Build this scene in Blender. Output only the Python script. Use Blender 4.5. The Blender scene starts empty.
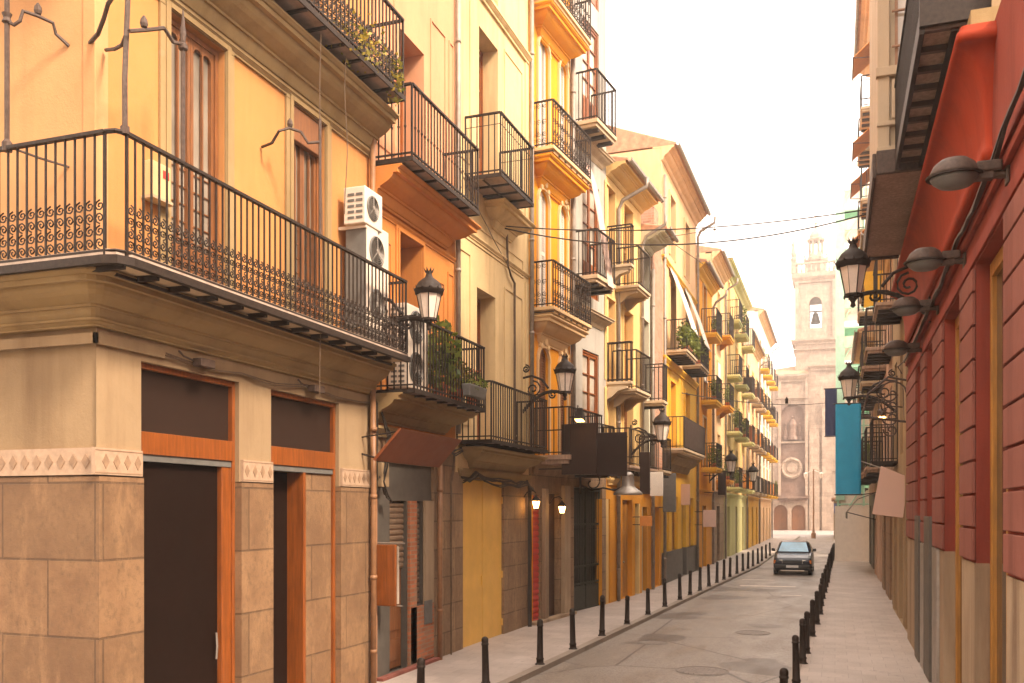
import bpy, math, random
from mathutils import Vector
random.seed(7)
PI = math.pi
C = bpy.context.scene.collection
TH = math.atan(323/920.0); ST, CT = math.sin(TH), math.cos(TH)
EYE = 2.7; FP = 920.0

# ------------------------------------------------------------ scene / camera
sc = bpy.context.scene
cam = bpy.data.cameras.new('camera'); co = bpy.data.objects.new('camera', cam); C.objects.link(co)
co.location = (0, 0, EYE); co.rotation_euler = (PI/2, 0, TH)
cam.sensor_width = 36; cam.lens = 36*FP/1024; cam.shift_y = (510-341.5)/1024; cam.clip_end = 2000; cam.clip_start = 0.1
sc.camera = co

# ------------------------------------------------------------ helpers
def tag(o, label=None, cat=None, group=None, kind=None):
    if label: o['label'] = label
    if cat: o['category'] = cat
    if group: o['group'] = group
    if kind: o['kind'] = kind
    return o
def empty(name, loc, rz=0, label=None, cat=None, group=None):
    o = bpy.data.objects.new(name, None); C.objects.link(o)
    o.location = loc; o.rotation_euler = (0, 0, rz); o.empty_display_size = .1
    return tag(o, label, cat, group)

class MB:
    def __init__(s): s.v = []; s.f = []
    def add(s, vs, fs):
        n = len(s.v); s.v += [tuple(p) for p in vs]; s.f += [tuple(i+n for i in f) for f in fs]; return s
    def box(s, x0, x1, y0, y1, z0, z1):
        if x0 > x1: x0, x1 = x1, x0
        if y0 > y1: y0, y1 = y1, y0
        if z0 > z1: z0, z1 = z1, z0
        return s.add([(x0,y0,z0),(x1,y0,z0),(x1,y1,z0),(x0,y1,z0),(x0,y0,z1),(x1,y0,z1),(x1,y1,z1),(x0,y1,z1)],
              [(0,3,2,1),(4,5,6,7),(0,1,5,4),(1,2,6,5),(2,3,7,6),(3,0,4,7)])
    def quad(s, a, b, c, d): return s.add([a,b,c,d], [(0,1,2,3)])
    def ring(s, rings, closed=True, cap=True):
        n = len(rings[0]); vs = [p for r in rings for p in r]; fs = []
        for i in range(len(rings)-1):
            for j in range(n if closed else n-1):
                k = (j+1) % n
                fs.append((i*n+j, i*n+k, (i+1)*n+k, (i+1)*n+j))
        if cap:
            fs.append(tuple(range(n-1,-1,-1))); fs.append(tuple((len(rings)-1)*n+j for j in range(n)))
        return s.add(vs, fs)
    def tube(s, pts, r, n=5, r1=None):
        pts = [Vector(p) for p in pts]; rings = []
        m = len(pts); up0 = None
        for i, p in enumerate(pts):
            t = (pts[min(i+1,m-1)]-pts[max(i-1,0)])
            if t.length < 1e-9: t = Vector((0,0,1))
            t.normalize()
            if up0 is None: up0 = Vector((0,0,1)) if abs(t.z) < .9 else Vector((1,0,0))
            a = t.cross(up0)
            if a.length < 1e-4: a = t.cross(Vector((0,1,0)))
            a.normalize(); b = t.cross(a); up0 = -b if False else up0
            rr = r if r1 is None else r+(r1-r)*i/(m-1)
            rings.append([p + (a*math.cos(2*PI*(k+.5)/n)+b*math.sin(2*PI*(k+.5)/n))*rr for k in range(n)])
        return s.ring(rings)
    def lathe(s, c, prof, n=12, a0=0):
        rings = [[(c[0]+r*math.cos(a0+2*PI*k/n), c[1]+r*math.sin(a0+2*PI*k/n), c[2]+z) for k in range(n)] for r, z in prof]
        return s.ring(rings)
    def lathe_y(s, c, prof, n=14):   # axis along y
        rings = [[(c[0]+r*math.cos(2*PI*k/n), c[1]+y, c[2]+r*math.sin(2*PI*k/n)) for k in range(n)] for r, y in prof]
        return s.ring(rings)
    def lathe_x(s, c, prof, n=14):
        rings = [[(c[0]+x, c[1]+r*math.cos(2*PI*k/n), c[2]+r*math.sin(2*PI*k/n)) for k in range(n)] for r, x in prof]
        return s.ring(rings)
    def sweep_u(s, prof, x0, x1):    # prof = list of (y,z) polygon extruded along x
        return s.ring([[(x0,y,z) for y,z in prof], [(x1,y,z) for y,z in prof]])
    def prism_y(s, poly, y0, y1):    # poly = (x,z)
        return s.ring([[(x,y0,z) for x,z in poly], [(x,y1,z) for x,z in poly]])
    def prism_z(s, poly, z0, z1):
        return s.ring([[(x,y,z0) for x,y in poly], [(x,y,z1) for x,y in poly]])
    def build(s, name, mat, parent=None, smooth=False, bevel=0):
        me = bpy.data.meshes.new(name); me.from_pydata(s.v, [], s.f); me.update()
        o = bpy.data.objects.new(name, me); C.objects.link(o)
        me.materials.append(mat)
        if smooth:
            for p in me.polygons: p.use_smooth = len(p.vertices) <= 4
        if parent: o.parent = parent
        import bmesh
        bm = bmesh.new(); bm.from_mesh(me); bmesh.ops.recalc_face_normals(bm, faces=bm.faces); bm.to_mesh(me); bm.free()
        if bevel:
            m = o.modifiers.new('bevel', 'BEVEL'); m.width = bevel; m.segments = 2; m.limit_method = 'ANGLE'; m.angle_limit = math.radians(50)
        return o

class Fr:      # a vertical plane: x along it, y into the wall, z up
    def __init__(s, x, y, phi): s.x, s.y, s.phi = x, y, phi; s.c, s.s = math.cos(phi), math.sin(phi)
    def at(s, px, py, v=0):   # where the sight line of a measured point meets the plane
        a = (px-512)/FP; b = (510-py)/FP
        dx = -ST + a*CT; dy = CT + a*ST
        nx, ny = -s.s, s.c
        t = ((s.x-0)*nx + (s.y-0)*ny + v)/(dx*nx+dy*ny)
        wx, wy = dx*t, dy*t
        return (wx-s.x)*s.c + (wy-s.y)*s.s, EYE + b*t
    def u(s, px, v=0): return s.at(px, 510, v)[0]
    def z(s, px, py, v=0): return s.at(px, py, v)[1]
    def W(s, u, v, z): return (s.x+u*s.c-v*s.s, s.y+u*s.s+v*s.c, z)
def fr2(x0, y0, x1, y1):
    f = Fr(x0, y0, math.atan2(y1-y0, x1-x0)); f.L = math.hypot(x1-x0, y1-y0); return f

# ------------------------------------------------------------ materials
MATS = {}
def newmat(name):
    m = bpy.data.materials.new(name); m.use_nodes = True; MATS[name] = m
    nt = m.node_tree; return m, nt, nt.nodes['Principled BSDF']
def N(nt, t, **kw):
    n = nt.nodes.new(t)
    for k, v in kw.items(): setattr(n, k, v)
    return n
def coords(nt, scale=(1,1,1), wallmap=False):
    tc = N(nt, 'ShaderNodeTexCoord')
    out = tc.outputs['Object']
    if wallmap:
        sp = N(nt, 'ShaderNodeSeparateXYZ'); nt.links.new(out, sp.inputs[0])
        ad = N(nt, 'ShaderNodeMath', operation='ADD'); nt.links.new(sp.outputs[0], ad.inputs[0]); nt.links.new(sp.outputs[1], ad.inputs[1])
        cb = N(nt, 'ShaderNodeCombineXYZ'); nt.links.new(ad.outputs[0], cb.inputs[0]); nt.links.new(sp.outputs[2], cb.inputs[1])
        out = cb.outputs[0]
    mp = N(nt, 'ShaderNodeMapping'); mp.inputs['Scale'].default_value = scale
    nt.links.new(out, mp.inputs[0]); return mp.outputs[0]
def noise(nt, vec, sc_, det=4, rough=.55):
    n = N(nt, 'ShaderNodeTexNoise'); n.inputs['Scale'].default_value = sc_; n.inputs['Detail'].default_value = det; n.inputs['Roughness'].default_value = rough
    nt.links.new(vec, n.inputs['Vector']); return n.outputs['Fac']
def ramp(nt, fac, a, b, ca=(0,0,0,1), cb=(1,1,1,1)):
    r = N(nt, 'ShaderNodeValToRGB'); e = r.color_ramp.elements
    e[0].position = a; e[1].position = b; e[0].color = ca; e[1].color = cb
    nt.links.new(fac, r.inputs[0]); return r.outputs[0]
def mix(nt, fac, a, b, mode='MIX'):
    m = N(nt, 'ShaderNodeMix', data_type='RGBA', blend_type=mode)
    for s_, v in ((m.inputs[0], fac), (m.inputs[6], a), (m.inputs[7], b)):
        if hasattr(v, 'links'): nt.links.new(v, s_)
        else: s_.default_value = v
    return m.outputs[2]
def bump(nt, bs, h, strength, dist=.01, prev=None):
    b = N(nt, 'ShaderNodeBump'); b.inputs['Strength'].default_value = strength; b.inputs['Distance'].default_value = dist
    nt.links.new(h, b.inputs['Height'])
    if prev is not None: nt.links.new(prev, b.inputs['Normal'])
    nt.links.new(b.outputs[0], bs.inputs['Normal']); return b.outputs[0]
def c4(c, k=1): return (min(1,c[0]*k), min(1,c[1]*k), min(1,c[2]*k), 1)
def stucco(name, c, dirt=.5, rough=.85, c2=None):
    m, nt, bs = newmat(name)
    v = coords(nt)
    n1 = noise(nt, v, .55, 5, .6)
    col = mix(nt, ramp(nt, n1, .3, .72), c4(c, .84), c4(c2 or c, 1.06))
    n2 = noise(nt, coords(nt, (1.6, 1.6, .18)), 1.2, 5, .65)
    st = ramp(nt, n2, .48, .78)
    f = N(nt, 'ShaderNodeMath', operation='MULTIPLY'); nt.links.new(st, f.inputs[0]); f.inputs[1].default_value = dirt
    col = mix(nt, f.outputs[0], col, (c[0]*.5, c[1]*.44, c[2]*.42, 1))
    n3 = noise(nt, v, 5, 8, .75)
    f3 = N(nt, 'ShaderNodeMath', operation='MULTIPLY'); nt.links.new(ramp(nt, n3, .5, .7), f3.inputs[0]); f3.inputs[1].default_value = dirt*.45
    col = mix(nt, f3.outputs[0], col, c4(c, .72))
    n5 = noise(nt, v, 1.7, 10, .8)   # patches of peeled paint
    f5 = N(nt, 'ShaderNodeMath', operation='MULTIPLY'); nt.links.new(ramp(nt, n5, .63, .66), f5.inputs[0]); f5.inputs[1].default_value = dirt*.5
    col = mix(nt, f5.outputs[0], col, (.5*c[0]+.2, .5*c[1]+.16, .5*c[2]+.12, 1))
    nt.links.new(col, bs.inputs['Base Color']); bs.inputs['Roughness'].default_value = rough; bs.inputs['Specular IOR Level'].default_value = .2
    p = bump(nt, bs, noise(nt, v, 38, 6, .7), .28, .012)
    bump(nt, bs, noise(nt, v, 3.2, 4, .6), .3, .03, p)
    return m
def stone(name, c, bw=.9, bh=.75, joint=.012, dirt=.6):
    m, nt, bs = newmat(name)
    v = coords(nt); w = coords(nt, wallmap=True)
    b = N(nt, 'ShaderNodeTexBrick'); nt.links.new(w, b.inputs['Vector'])
    b.inputs['Scale'].default_value = 1; b.inputs['Brick Width'].default_value = bw; b.inputs['Row Height'].default_value = bh
    b.inputs['Mortar Size'].default_value = joint; b.inputs['Mortar Smooth'].default_value = .2; b.inputs['Bias'].default_value = 0
    b.inputs['Color1'].default_value = c4(c, .82); b.inputs['Color2'].default_value = c4(c, 1.12); b.inputs['Mortar'].default_value = c4(c, .5)
    col = mix(nt, ramp(nt, noise(nt, v, 1.3, 6, .65), .35, .7), c4((.62,.56,.55)), c4((1.12,1.1,1.05)))
    col = mix(nt, 1.0, b.outputs['Color'], col, 'MULTIPLY')
    f3 = N(nt, 'ShaderNodeMath', operation='MULTIPLY'); nt.links.new(ramp(nt, noise(nt, v, 14, 8, .8), .5, .62), f3.inputs[0]); f3.inputs[1].default_value = dirt
    col = mix(nt, f3.outputs[0], col, c4(c, .52))
    sv = noise(nt, coords(nt, (1.6,1.6,.6)), 1.6, 8, .75)
    col = mix(nt, ramp(nt, sv, .52, .75), col, c4(c, 1.25)); sw = noise(nt, coords(nt, (4,4,2)), 3.2, 10, .85)
    col = mix(nt, ramp(nt, sw, .53, .62), col, c4(c, .5))
    nt.links.new(col, bs.inputs['Base Color']); bs.inputs['Roughness'].default_value = .8
    inv = N(nt, 'ShaderNodeMath', operation='SUBTRACT'); inv.inputs[0].default_value = 1; nt.links.new(b.outputs['Fac'], inv.inputs[1])
    p = bump(nt, bs, inv.outputs[0], .9, .012)
    bump(nt, bs, noise(nt, v, 22, 8, .75), .5, .012, p)
    return m
def brick(name, c, mort, bw=.26, bh=.07):
    m, nt, bs = newmat(name)
    w = coords(nt, wallmap=True); v = coords(nt)
    b = N(nt, 'ShaderNodeTexBrick'); nt.links.new(w, b.inputs['Vector'])
    b.inputs['Scale'].default_value = 1; b.inputs['Brick Width'].default_value = bw; b.inputs['Row Height'].default_value = bh
    b.inputs['Mortar Size'].default_value = .009
    b.inputs['Color1'].default_value = c4(c, .75); b.inputs['Color2'].default_value = c4(c, 1.25); b.inputs['Mortar'].default_value = c4(mort)
    col = mix(nt, ramp(nt, noise(nt, v, 2.2, 6, .7), .48, .66), b.outputs['Color'], c4(mort, .9))
    nt.links.new(col, bs.inputs['Base Color']); bs.inputs['Roughness'].default_value = .9
    bump(nt, bs, b.outputs['Fac'], -.5, .01); return m
def plain(name, c, rough=.5, metal=0, var=.25, scale=8, bmp=.1, spec=.5, zs=1):
    m, nt, bs = newmat(name)
    v = coords(nt, (1,1,zs))
    col = mix(nt, ramp(nt, noise(nt, v, scale, 6, .65), .3, .7), c4(c, 1-var), c4(c, 1+var))
    nt.links.new(col, bs.inputs['Base Color'])
    rr = N(nt, 'ShaderNodeMapRange'); nt.links.new(noise(nt, v, scale*1.7, 4), rr.inputs[0]); rr.inputs[3].default_value = max(.02, rough-.12); rr.inputs[4].default_value = min(1, rough+.12)
    nt.links.new(rr.outputs[0], bs.inputs['Roughness'])
    bs.inputs['Metallic'].default_value = metal; bs.inputs['Specular IOR Level'].default_value = spec
    if bmp: bump(nt, bs, noise(nt, v, scale*5, 5, .7), bmp, .005)
    return m
def wood(name, c, rough=.5, sc_=1):
    m, nt, bs = newmat(name)
    v = coords(nt, (14*sc_, 14*sc_, 1.1*sc_))
    n = noise(nt, v, 2, 6, .65)
    col = mix(nt, ramp(nt, n, .32, .7), c4(c, .62), c4(c, 1.25))
    col = mix(nt, ramp(nt, noise(nt, coords(nt), 1.4, 5, .6), .5, .75), col, c4(c, .6))
    nt.links.new(col, bs.inputs['Base Color']); bs.inputs['Roughness'].default_value = rough
    bump(nt, bs, n, .25, .004); return m
def glass(name, c=(.03,.03,.03), rough=.06, bmp=.04):
    m, nt, bs = newmat(name)
    v = coords(nt)
    col = mix(nt, ramp(nt, noise(nt, v, .9, 3), .35, .65), c4(c, .6), c4(c, 1.4))
    nt.links.new(col, bs.inputs['Base Color']); bs.inputs['Roughness'].default_value = rough; bs.inputs['Specular IOR Level'].default_value = .7
    bump(nt, bs, noise(nt, v, 1.6, 2), bmp, .05); return m
def emis(name, c, st):
    m, nt, bs = newmat(name); bs.inputs['Base Color'].default_value = c4(c); bs.inputs['Emission Color'].default_value = c4(c); bs.inputs['Emission Strength'].default_value = st; return m
def leafmat(name, c, c2):
    m, nt, bs = newmat(name)
    v = coords(nt)
    g = N(nt, 'ShaderNodeNewGeometry')
    r = N(nt, 'ShaderNodeValToRGB'); e = r.color_ramp.elements; e[0].color = c4(c); e[1].color = c4(c2)
    nt.links.new(g.outputs['Random Per Island'], r.inputs[0]); nt.links.new(r.outputs[0], bs.inputs['Base Color'])
    bs.inputs['Roughness'].default_value = .55
    tr = N(nt, 'ShaderNodeBsdfTranslucent'); nt.links.new(r.outputs[0], tr.inputs[0])
    mx = N(nt, 'ShaderNodeMixShader'); mx.inputs[0].default_value = .35
    nt.links.new(bs.outputs[0], mx.inputs[1]); nt.links.new(tr.outputs[0], mx.inputs[2])
    nt.links.new(mx.outputs[0], nt.nodes['Material Output'].inputs['Surface']); return m

M = {}
M['orange'] = stucco('apricot_stucco', (.52,.245,.085), .38)
M['apricot'] = stucco('pale_apricot_stucco', (.58,.31,.14), .35)
M['beige'] = stucco('beige_render', (.35,.25,.145), .8)
M['olive'] = stucco('olive_cream_moulding', (.34,.24,.115), .7)
M['pink'] = stucco('salmon_stucco', (.62,.31,.17), .4)
M['terra'] = stucco('terracotta_orange_stucco', (.60,.235,.06), .5)
M['cream'] = stucco('cream_yellow_stucco', (.70,.52,.27), .85)
M['amber'] = stucco('amber_stucco', (.76,.31,.018), .3)
M['creamtrim'] = stucco('cream_trim', (.72,.50,.26), .4)
M['paleblue'] = stucco('pale_grey_stucco', (.40,.38,.33), .8)
M['butter'] = stucco('butter_yellow_stucco', (.72,.49,.20), .5)
M['mint'] = stucco('faded_green_white_stucco', (.56,.54,.40), .9)
M['rose'] = stucco('rose_plaster', (.56,.38,.27), .9)
M['ochre'] = stucco('ochre_orange_stucco', (.66,.29,.035), .4)
M['gold'] = stucco('golden_yellow_stucco', (.76,.43,.05), .35)
M['peach'] = stucco('peach_stucco', (.74,.48,.26), .5)
M['pistachio'] = stucco('pistachio_stucco', (.50,.48,.22), .5)
M['baystone'] = stucco('grey_beige_bay_plaster', (.50,.40,.28), .6)
M['white'] = stucco('off_white_stucco', (.72,.66,.54), .6)
M['stone'] = stone('brown_stone_blocks', (.27,.158,.078), 1.15, .74)
M['stone2'] = stone('worn_stone_base', (.33,.215,.12), .8, .5)
M['stonebeige'] = stucco('beige_stone_plinth', (.40,.30,.20), 1.3)
M['church'] = stone('church_stone', (.43,.33,.25), 1.1, .5, .012, .8)
M['churchdark'] = stone('church_dark_stone', (.25,.165,.125), 1.1, .5, .01, .3)
M['red'] = stucco('red_oxide_stucco', (.28,.058,.038), 1.0)
M['redblock'] = stucco('faded_red_blocks', (.27,.098,.074), 1.0)
M['redcove'] = stucco('vermilion_plaster_cove', (.34,.042,.014), .8, .8)
M['brick'] = brick('orange_brick', (.42,.14,.06), (.30,.2,.13))
M['oldbrick'] = brick('weathered_old_brick', (.36,.16,.09), (.38,.28,.2), .3, .09)
M['iron'] = plain('brown_black_iron', (.026,.017,.012), .6, .0, .4, 20, .1, .25)
M['ironlight'] = plain('dusty_iron', (.075,.05,.038), .6, .0, .4, 20, .1, .3)
M['darkgreen'] = plain('dark_green_iron', (.03,.035,.025), .5, .2, .3, 20)
M['tile'] = plain('clay_soffit_tile', (.27,.20,.16), .8, 0, .35, 4)
M['woodsoffit'] = wood('weathered_soffit_wood', (.36,.24,.165), .6, .6)
M['slabstone'] = stucco('slab_stone', (.52,.40,.26), .7)
M['woodbrown'] = wood('brown_varnished_wood', (.22,.085,.03), .4)
M['woodorange'] = wood('orange_varnished_wood', (.25,.07,.014), .4)
M['woodochre'] = wood('ochre_painted_wood', (.42,.19,.035), .5)
M['wooddark'] = wood('dark_wood', (.07,.035,.02), .5)
M['yellowdoor'] = plain('yellow_sheet_door', (.74,.44,.10), .5, 0, .1, 2.0)
M['doordark'] = plain('dark_brown_panel', (.012,.0055,.0035), .55, 0, .12, 3, .03, .12)
M['transom'] = plain('dark_transom_panel', (.030,.017,.012), .45, 0, .06, 1, .02, .2)
M['signbrown'] = plain('dark_brown_board', (.036,.020,.014), .6, 0, .10, 3, .04, .15)
M['signrust'] = plain('rust_red_board', (.21,.06,.02), .55, 0, .1, 3, .03, .3)
M['glass'] = glass('window_glass', (.05,.04,.035))
M['glasspale'] = glass('curtained_glass', (.42,.37,.30), .12)
M['glassmix'] = glass('glass_curtains_and_reflections', (.22,.19,.15), .08, .06)  # lighter tone stands for curtains and for reflections painted into the panes
M['shutter_glint'] = plain('white_shutter_and_glint_paint', (.66,.60,.52), .6, 0, .1, 6)  # white shutters; also paints reflections into the far red-wall panes
M['greyshop'] = plain('charcoal_painted_wall', (.10,.09,.075), .6, 0, .2, 4)
M['roller'] = plain('metal_roller_shutter', (.26,.18,.12), .5, .3, .2, 6)
M['redshutter'] = plain('red_roller_shutter', (.45,.04,.03), .5, 0, .2, 6)
M['blackdoor'] = plain('black_door_paint', (.02,.018,.015), .45, 0, .3, 8)
M['acwhite'] = plain('off_white_ac_case', (.66,.58,.48), .45, 0, .06, 4, .02)
M['acdark'] = plain('grey_ac_side', (.13,.13,.12), .5, 0, .2, 6)
M['pipe'] = plain('brown_drainpipe', (.26,.13,.06), .5, 0, .25, 6)
M['pipegrey'] = plain('grey_drainpipe', (.25,.21,.17), .5, .2, .25, 6)
M['zinc'] = plain('zinc_metal', (.34,.31,.27), .45, .6, .2, 6)
M['cable'] = plain('black_cable', (.035,.027,.02), .6, 0, .2, 20, 0)
M['cablebrown'] = plain('dusty_cable', (.13,.085,.05), .7, 0, .3, 20, 0)
M['rooftile'] = plain('clay_roof_tile', (.42,.22,.13), .85, 0, .35, 5, .3)
M['lampglass'] = plain('frosted_lamp_glass', (.72,.62,.52), .25, 0, .08, 6, .02)
M['lit'] = emis('lit_lamp_glass', (1,.55,.16), 9)
M['teal'] = plain('teal_banner_cloth', (.0,.31,.54), .7, 0, .07, 3, .03)
M['navy'] = plain('navy_banner_cloth', (.035,.05,.13), .7, 0, .08, 3, .03)
M['blushboard'] = plain('blush_beige_board', (.62,.42,.34), .6, 0, .04, 2, .02)
M['whitecloth'] = plain('white_canvas', (.75,.68,.58), .8, 0, .06, 5)
M['orangecloth'] = plain('orange_canvas', (.70,.28,.06), .8, 0, .1, 5)
M['yellowcloth'] = plain('yellow_canvas', (.75,.42,.03), .8, 0, .1, 5)
M['scaffold'] = plain('mint_scaffold_mesh', (.36,.62,.48), .7, 0, .15, 5)
M['pot'] = plain('terracotta_pot', (.42,.12,.05), .7, 0, .2, 8)
M['leaf'] = leafmat('green_leaves', (.05,.09,.015), (.24,.27,.04))
M['leafyellow'] = leafmat('yellow_green_leaves', (.12,.14,.02), (.42,.30,.03))
M['flower'] = leafmat('red_flowers', (.5,.05,.03), (.65,.2,.06))
M['tilewhite'] = plain('white_slab_edge_tile', (.36,.28,.22), .6, 0, .25, 9)
M['band'] = plain('cream_mosaic_tile', (.40,.28,.19), .6, 0, .16, 14)
M['inlay'] = plain('tan_mosaic_inlay', (.28,.18,.11), .6, 0, .25, 9)
M['carpaint'] = plain('dark_blue_car_paint', (.004,.007,.018), .22, 0, .1, 2, 0, .25)
M['carglass'] = glass('car_glass', (.14,.36,.52), .04, .01)
M['carlight'] = plain('clear_headlight', (.6,.55,.45), .12, .3, .1, 20, 0)
M['amberlight'] = plain('amber_indicator', (.7,.2,.02), .2, 0, .1, 20, 0)
M['rubber'] = plain('black_rubber', (.015,.014,.013), .8, 0, .2, 10)
M['plate'] = plain('number_plate', (.6,.6,.58), .4, 0, .02, 10, 0)

# ------------------------------------------------------------ building kit
ORD = ['first','second','third','fourth','fifth','sixth','seventh','eighth','ninth','tenth','eleventh','twelfth','thirteenth','fourteenth','fifteenth',
       'sixteenth','seventeenth','eighteenth','nineteenth','twentieth','twenty-first','twenty-second','twenty-third','twenty-fourth','twenty-fifth','twenty-sixth','twenty-seventh','twenty-eighth','twenty-ninth','thirtieth']

def wall(b, name, mat, x0, x1, z0, z1, ops=(), depth=.25, v=0.0, arch=(), ymap=False):
    """front sheet with real openings and their reveals; ops = (x0,x1,z0,z1)"""
    mb = MB()
    xs = sorted(set([x0, x1]+[o[0] for o in ops]+[o[1] for o in ops])); zs = sorted(set([z0, z1]+[o[2] for o in ops]+[o[3] for o in ops]))
    xs = [x for x in xs if x0 <= x <= x1]; zs = [z for z in zs if z0 <= z <= z1]
    P = (lambda x,y,z: (x,y,z)) if not ymap else (lambda x,y,z: (y,x,z))
    for i in range(len(xs)-1):
        for j in range(len(zs)-1):
            cx, cz = (xs[i]+xs[i+1])/2, (zs[j]+zs[j+1])/2
            if any(o[0] < cx < o[1] and o[2] < cz < o[3] for o in ops): continue
            mb.quad(P(xs[i],v,zs[j]), P(xs[i+1],v,zs[j]), P(xs[i+1],v,zs[j+1]), P(xs[i],v,zs[j+1]))
    for o in ops:
        a, c_, d, e = o[:4]; D = v+(o[4] if len(o) > 4 else depth)
        d2 = max(d, z0); e2 = min(e, z1)
        mb.quad(P(a,v,d2), P(a,D,d2), P(a,D,e2), P(a,v,e2)); mb.quad(P(c_,v,d2), P(c_,D,d2), P(c_,D,e2), P(c_,v,e2))
        if e <= z1: mb.quad(P(a,v,e), P(c_,v,e), P(c_,D,e), P(a,D,e))
        if d >= z0: mb.quad(P(a,v,d), P(c_,v,d), P(c_,D,d), P(a,D,d))
    me = bpy.data.meshes.new(name); me.from_pydata(mb.v, [], mb.f); me.update(); me.materials.append(mat)
    ob = bpy.data.objects.new(name, me); C.objects.link(ob); ob.parent = b
    return ob
def shell(b, mat, L, H, depth=8, v=0.32, z0=0, name='side_wall'):
    """side, back and top of the block, and the closed back of its openings"""
    mb = MB(); e = .004
    mb.box(e, L-e, v+.25, depth, z0, H)
    mb.box(e, .24, .004, v+.25, z0, H); mb.box(L-.24, L-e, .004, v+.25, z0, H)
    mb.box(.24, L-.24, .004, v+.25, H-.05, H)
    return mb.build(name, mat, b)
CPROF = {'cyma': [(0,0),(.09,0),(.09,.07),(.13,.08),(.16,.13),(.21,.24),(.25,.34),(.31,.34),(.31,.40),(.37,.42),(.46,.47),(.58,.54),(.67,.62),(.72,.70),(.74,.76),(.88,.76),(.88,.88),(.93,.89),(1,.95),(1,1)],
         'cove': [(0,0),(.12,0),(.12,.06),(.14,.16),(.19,.3),(.27,.45),(.40,.60),(.58,.74),(.78,.85),(.9,.88),(.9,.93),(1,.93),(1,1)],
         'small': [(0,0),(.4,0),(.4,.25),(.55,.35),(.85,.6),(.85,.7),(1,.7),(1,1)]}
def cornice(mb, x0, x1, z1, depth, height, steps=7, v0=0, curve='cyma', e0=True, e1=True):
    pr = CPROF['small' if steps <= 4 else curve]; rings = []
    for d, t in pr:
        d = d*depth; a = x0+(depth-d if e0 else 0); c = x1-(depth-d if e1 else 0); z = z1-height+height*t
        rings.append([(a,v0-d-.001,z),(c,v0-d-.001,z),(c,v0+.02,z),(a,v0+.02,z)])
    mb.ring(rings)
def molding(b, mat, x0, x1, z1, depth, height, name='cornice', steps=7, v0=0, curve='cyma', e0=True, e1=True, bevel=0.006):
    mb = MB(); cornice(mb, x0, x1, z1, depth, height, steps, v0, curve, e0, e1); return mb.build(name, mat, b, bevel=bevel)
def spiral(mb, c, r, turns, a0, s, ax, n=13, th=.0085):
    pts = []
    for i in range(n):
        t = i/(n-1); a = a0+s*turns*2*PI*t; rr = r*(1-t*.85)
        pts.append((c[0]+ax[0]*rr*math.cos(a), c[1]+ax[1]*rr*math.cos(a), c[2]+rr*math.sin(a)))
    mb.tube(pts, th, 3)
def rail_run(mb, p0, p1, z0, h, pitch=.12, r=.0125, style='plain', end0=True):
    d = Vector((p1[0]-p0[0], p1[1]-p0[1])); L = d.length; d.normalize()
    nrm = (-d.y, d.x)
    def P(t, z): return (p0[0]+d.x*t, p0[1]+d.y*t, z)
    def bar(za, zb, t, rr):
        x, y, _ = P(t, 0); mb.tube([(x,y,za),(x,y,zb)], rr, 4)
    for za, hh, ww in ((z0+h-.02, .03, .026), (z0+.06, .022, .016)):
        a = P(0, za); c = P(L, za)
        q = [(nrm[0]*ww, nrm[1]*ww)]
        mb.ring([[(a[0]+s1*nrm[0]*ww, a[1]+s1*nrm[1]*ww, za+s2*hh/2) for s1, s2 in ((-1,-1),(1,-1),(1,1),(-1,1))],
                 [(c[0]+s1*nrm[0]*ww, c[1]+s1*nrm[1]*ww, za+s2*hh/2) for s1, s2 in ((-1,-1),(1,-1),(1,1),(-1,1))]])
    n = max(1, int(round(L/pitch)))
    for i in range(n+1):
        if i == 0 and not end0: continue
        t = L*i/n; thick = i == 0 or i == n
        bar(z0, z0+h-.02, t, r*1.5 if thick else r)
        if style == 'knob' and not thick:
            x, y, _ = P(t, 0)
            for zk in (z0+h*.42,):
                mb.lathe((x,y,zk), [(.004,-.035),(.02,-.012),(.02,.012),(.004,.035)], 5)
        if style in ('scroll', 'scroll2') and i < n:
            tm = t+L/n/2; rr = L/n*.47
            x, y, _ = P(tm, 0)
            for (zc, sg) in ((z0+.13, 1), (z0+.13+rr*2.05, -1), (z0+.13+rr*4.3, 1), (z0+.13+rr*6.35, -1))[:4 if style == 'scroll' else 2]:
                spiral(mb, (x,y,zc), rr, 1.55, -sg*PI/2, sg, (d.x, d.y))
        if style == 'fancy' and i < n:
            tm = t+L/n/2; rr = L/n*.48; x, y, _ = P(tm, 0)
            for zc, sg in ((z0+.15,1),(z0+.15+2.1*rr,-1),(z0+h*.55,1),(z0+h-.12,-1)):
                spiral(mb, (x,y,zc), rr, 1.4, -sg*PI/2, sg, (d.x,d.y), 10)
    if style == 'scroll':
        a = P(0, z0+.13+L/n*.47*3.2); c = P(L, a[2]); 
    if style == 'mid':
        a = P(0, z0+h*.8); c = P(L, a[2]); mb.tube([a, c], .007, 4)
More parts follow.
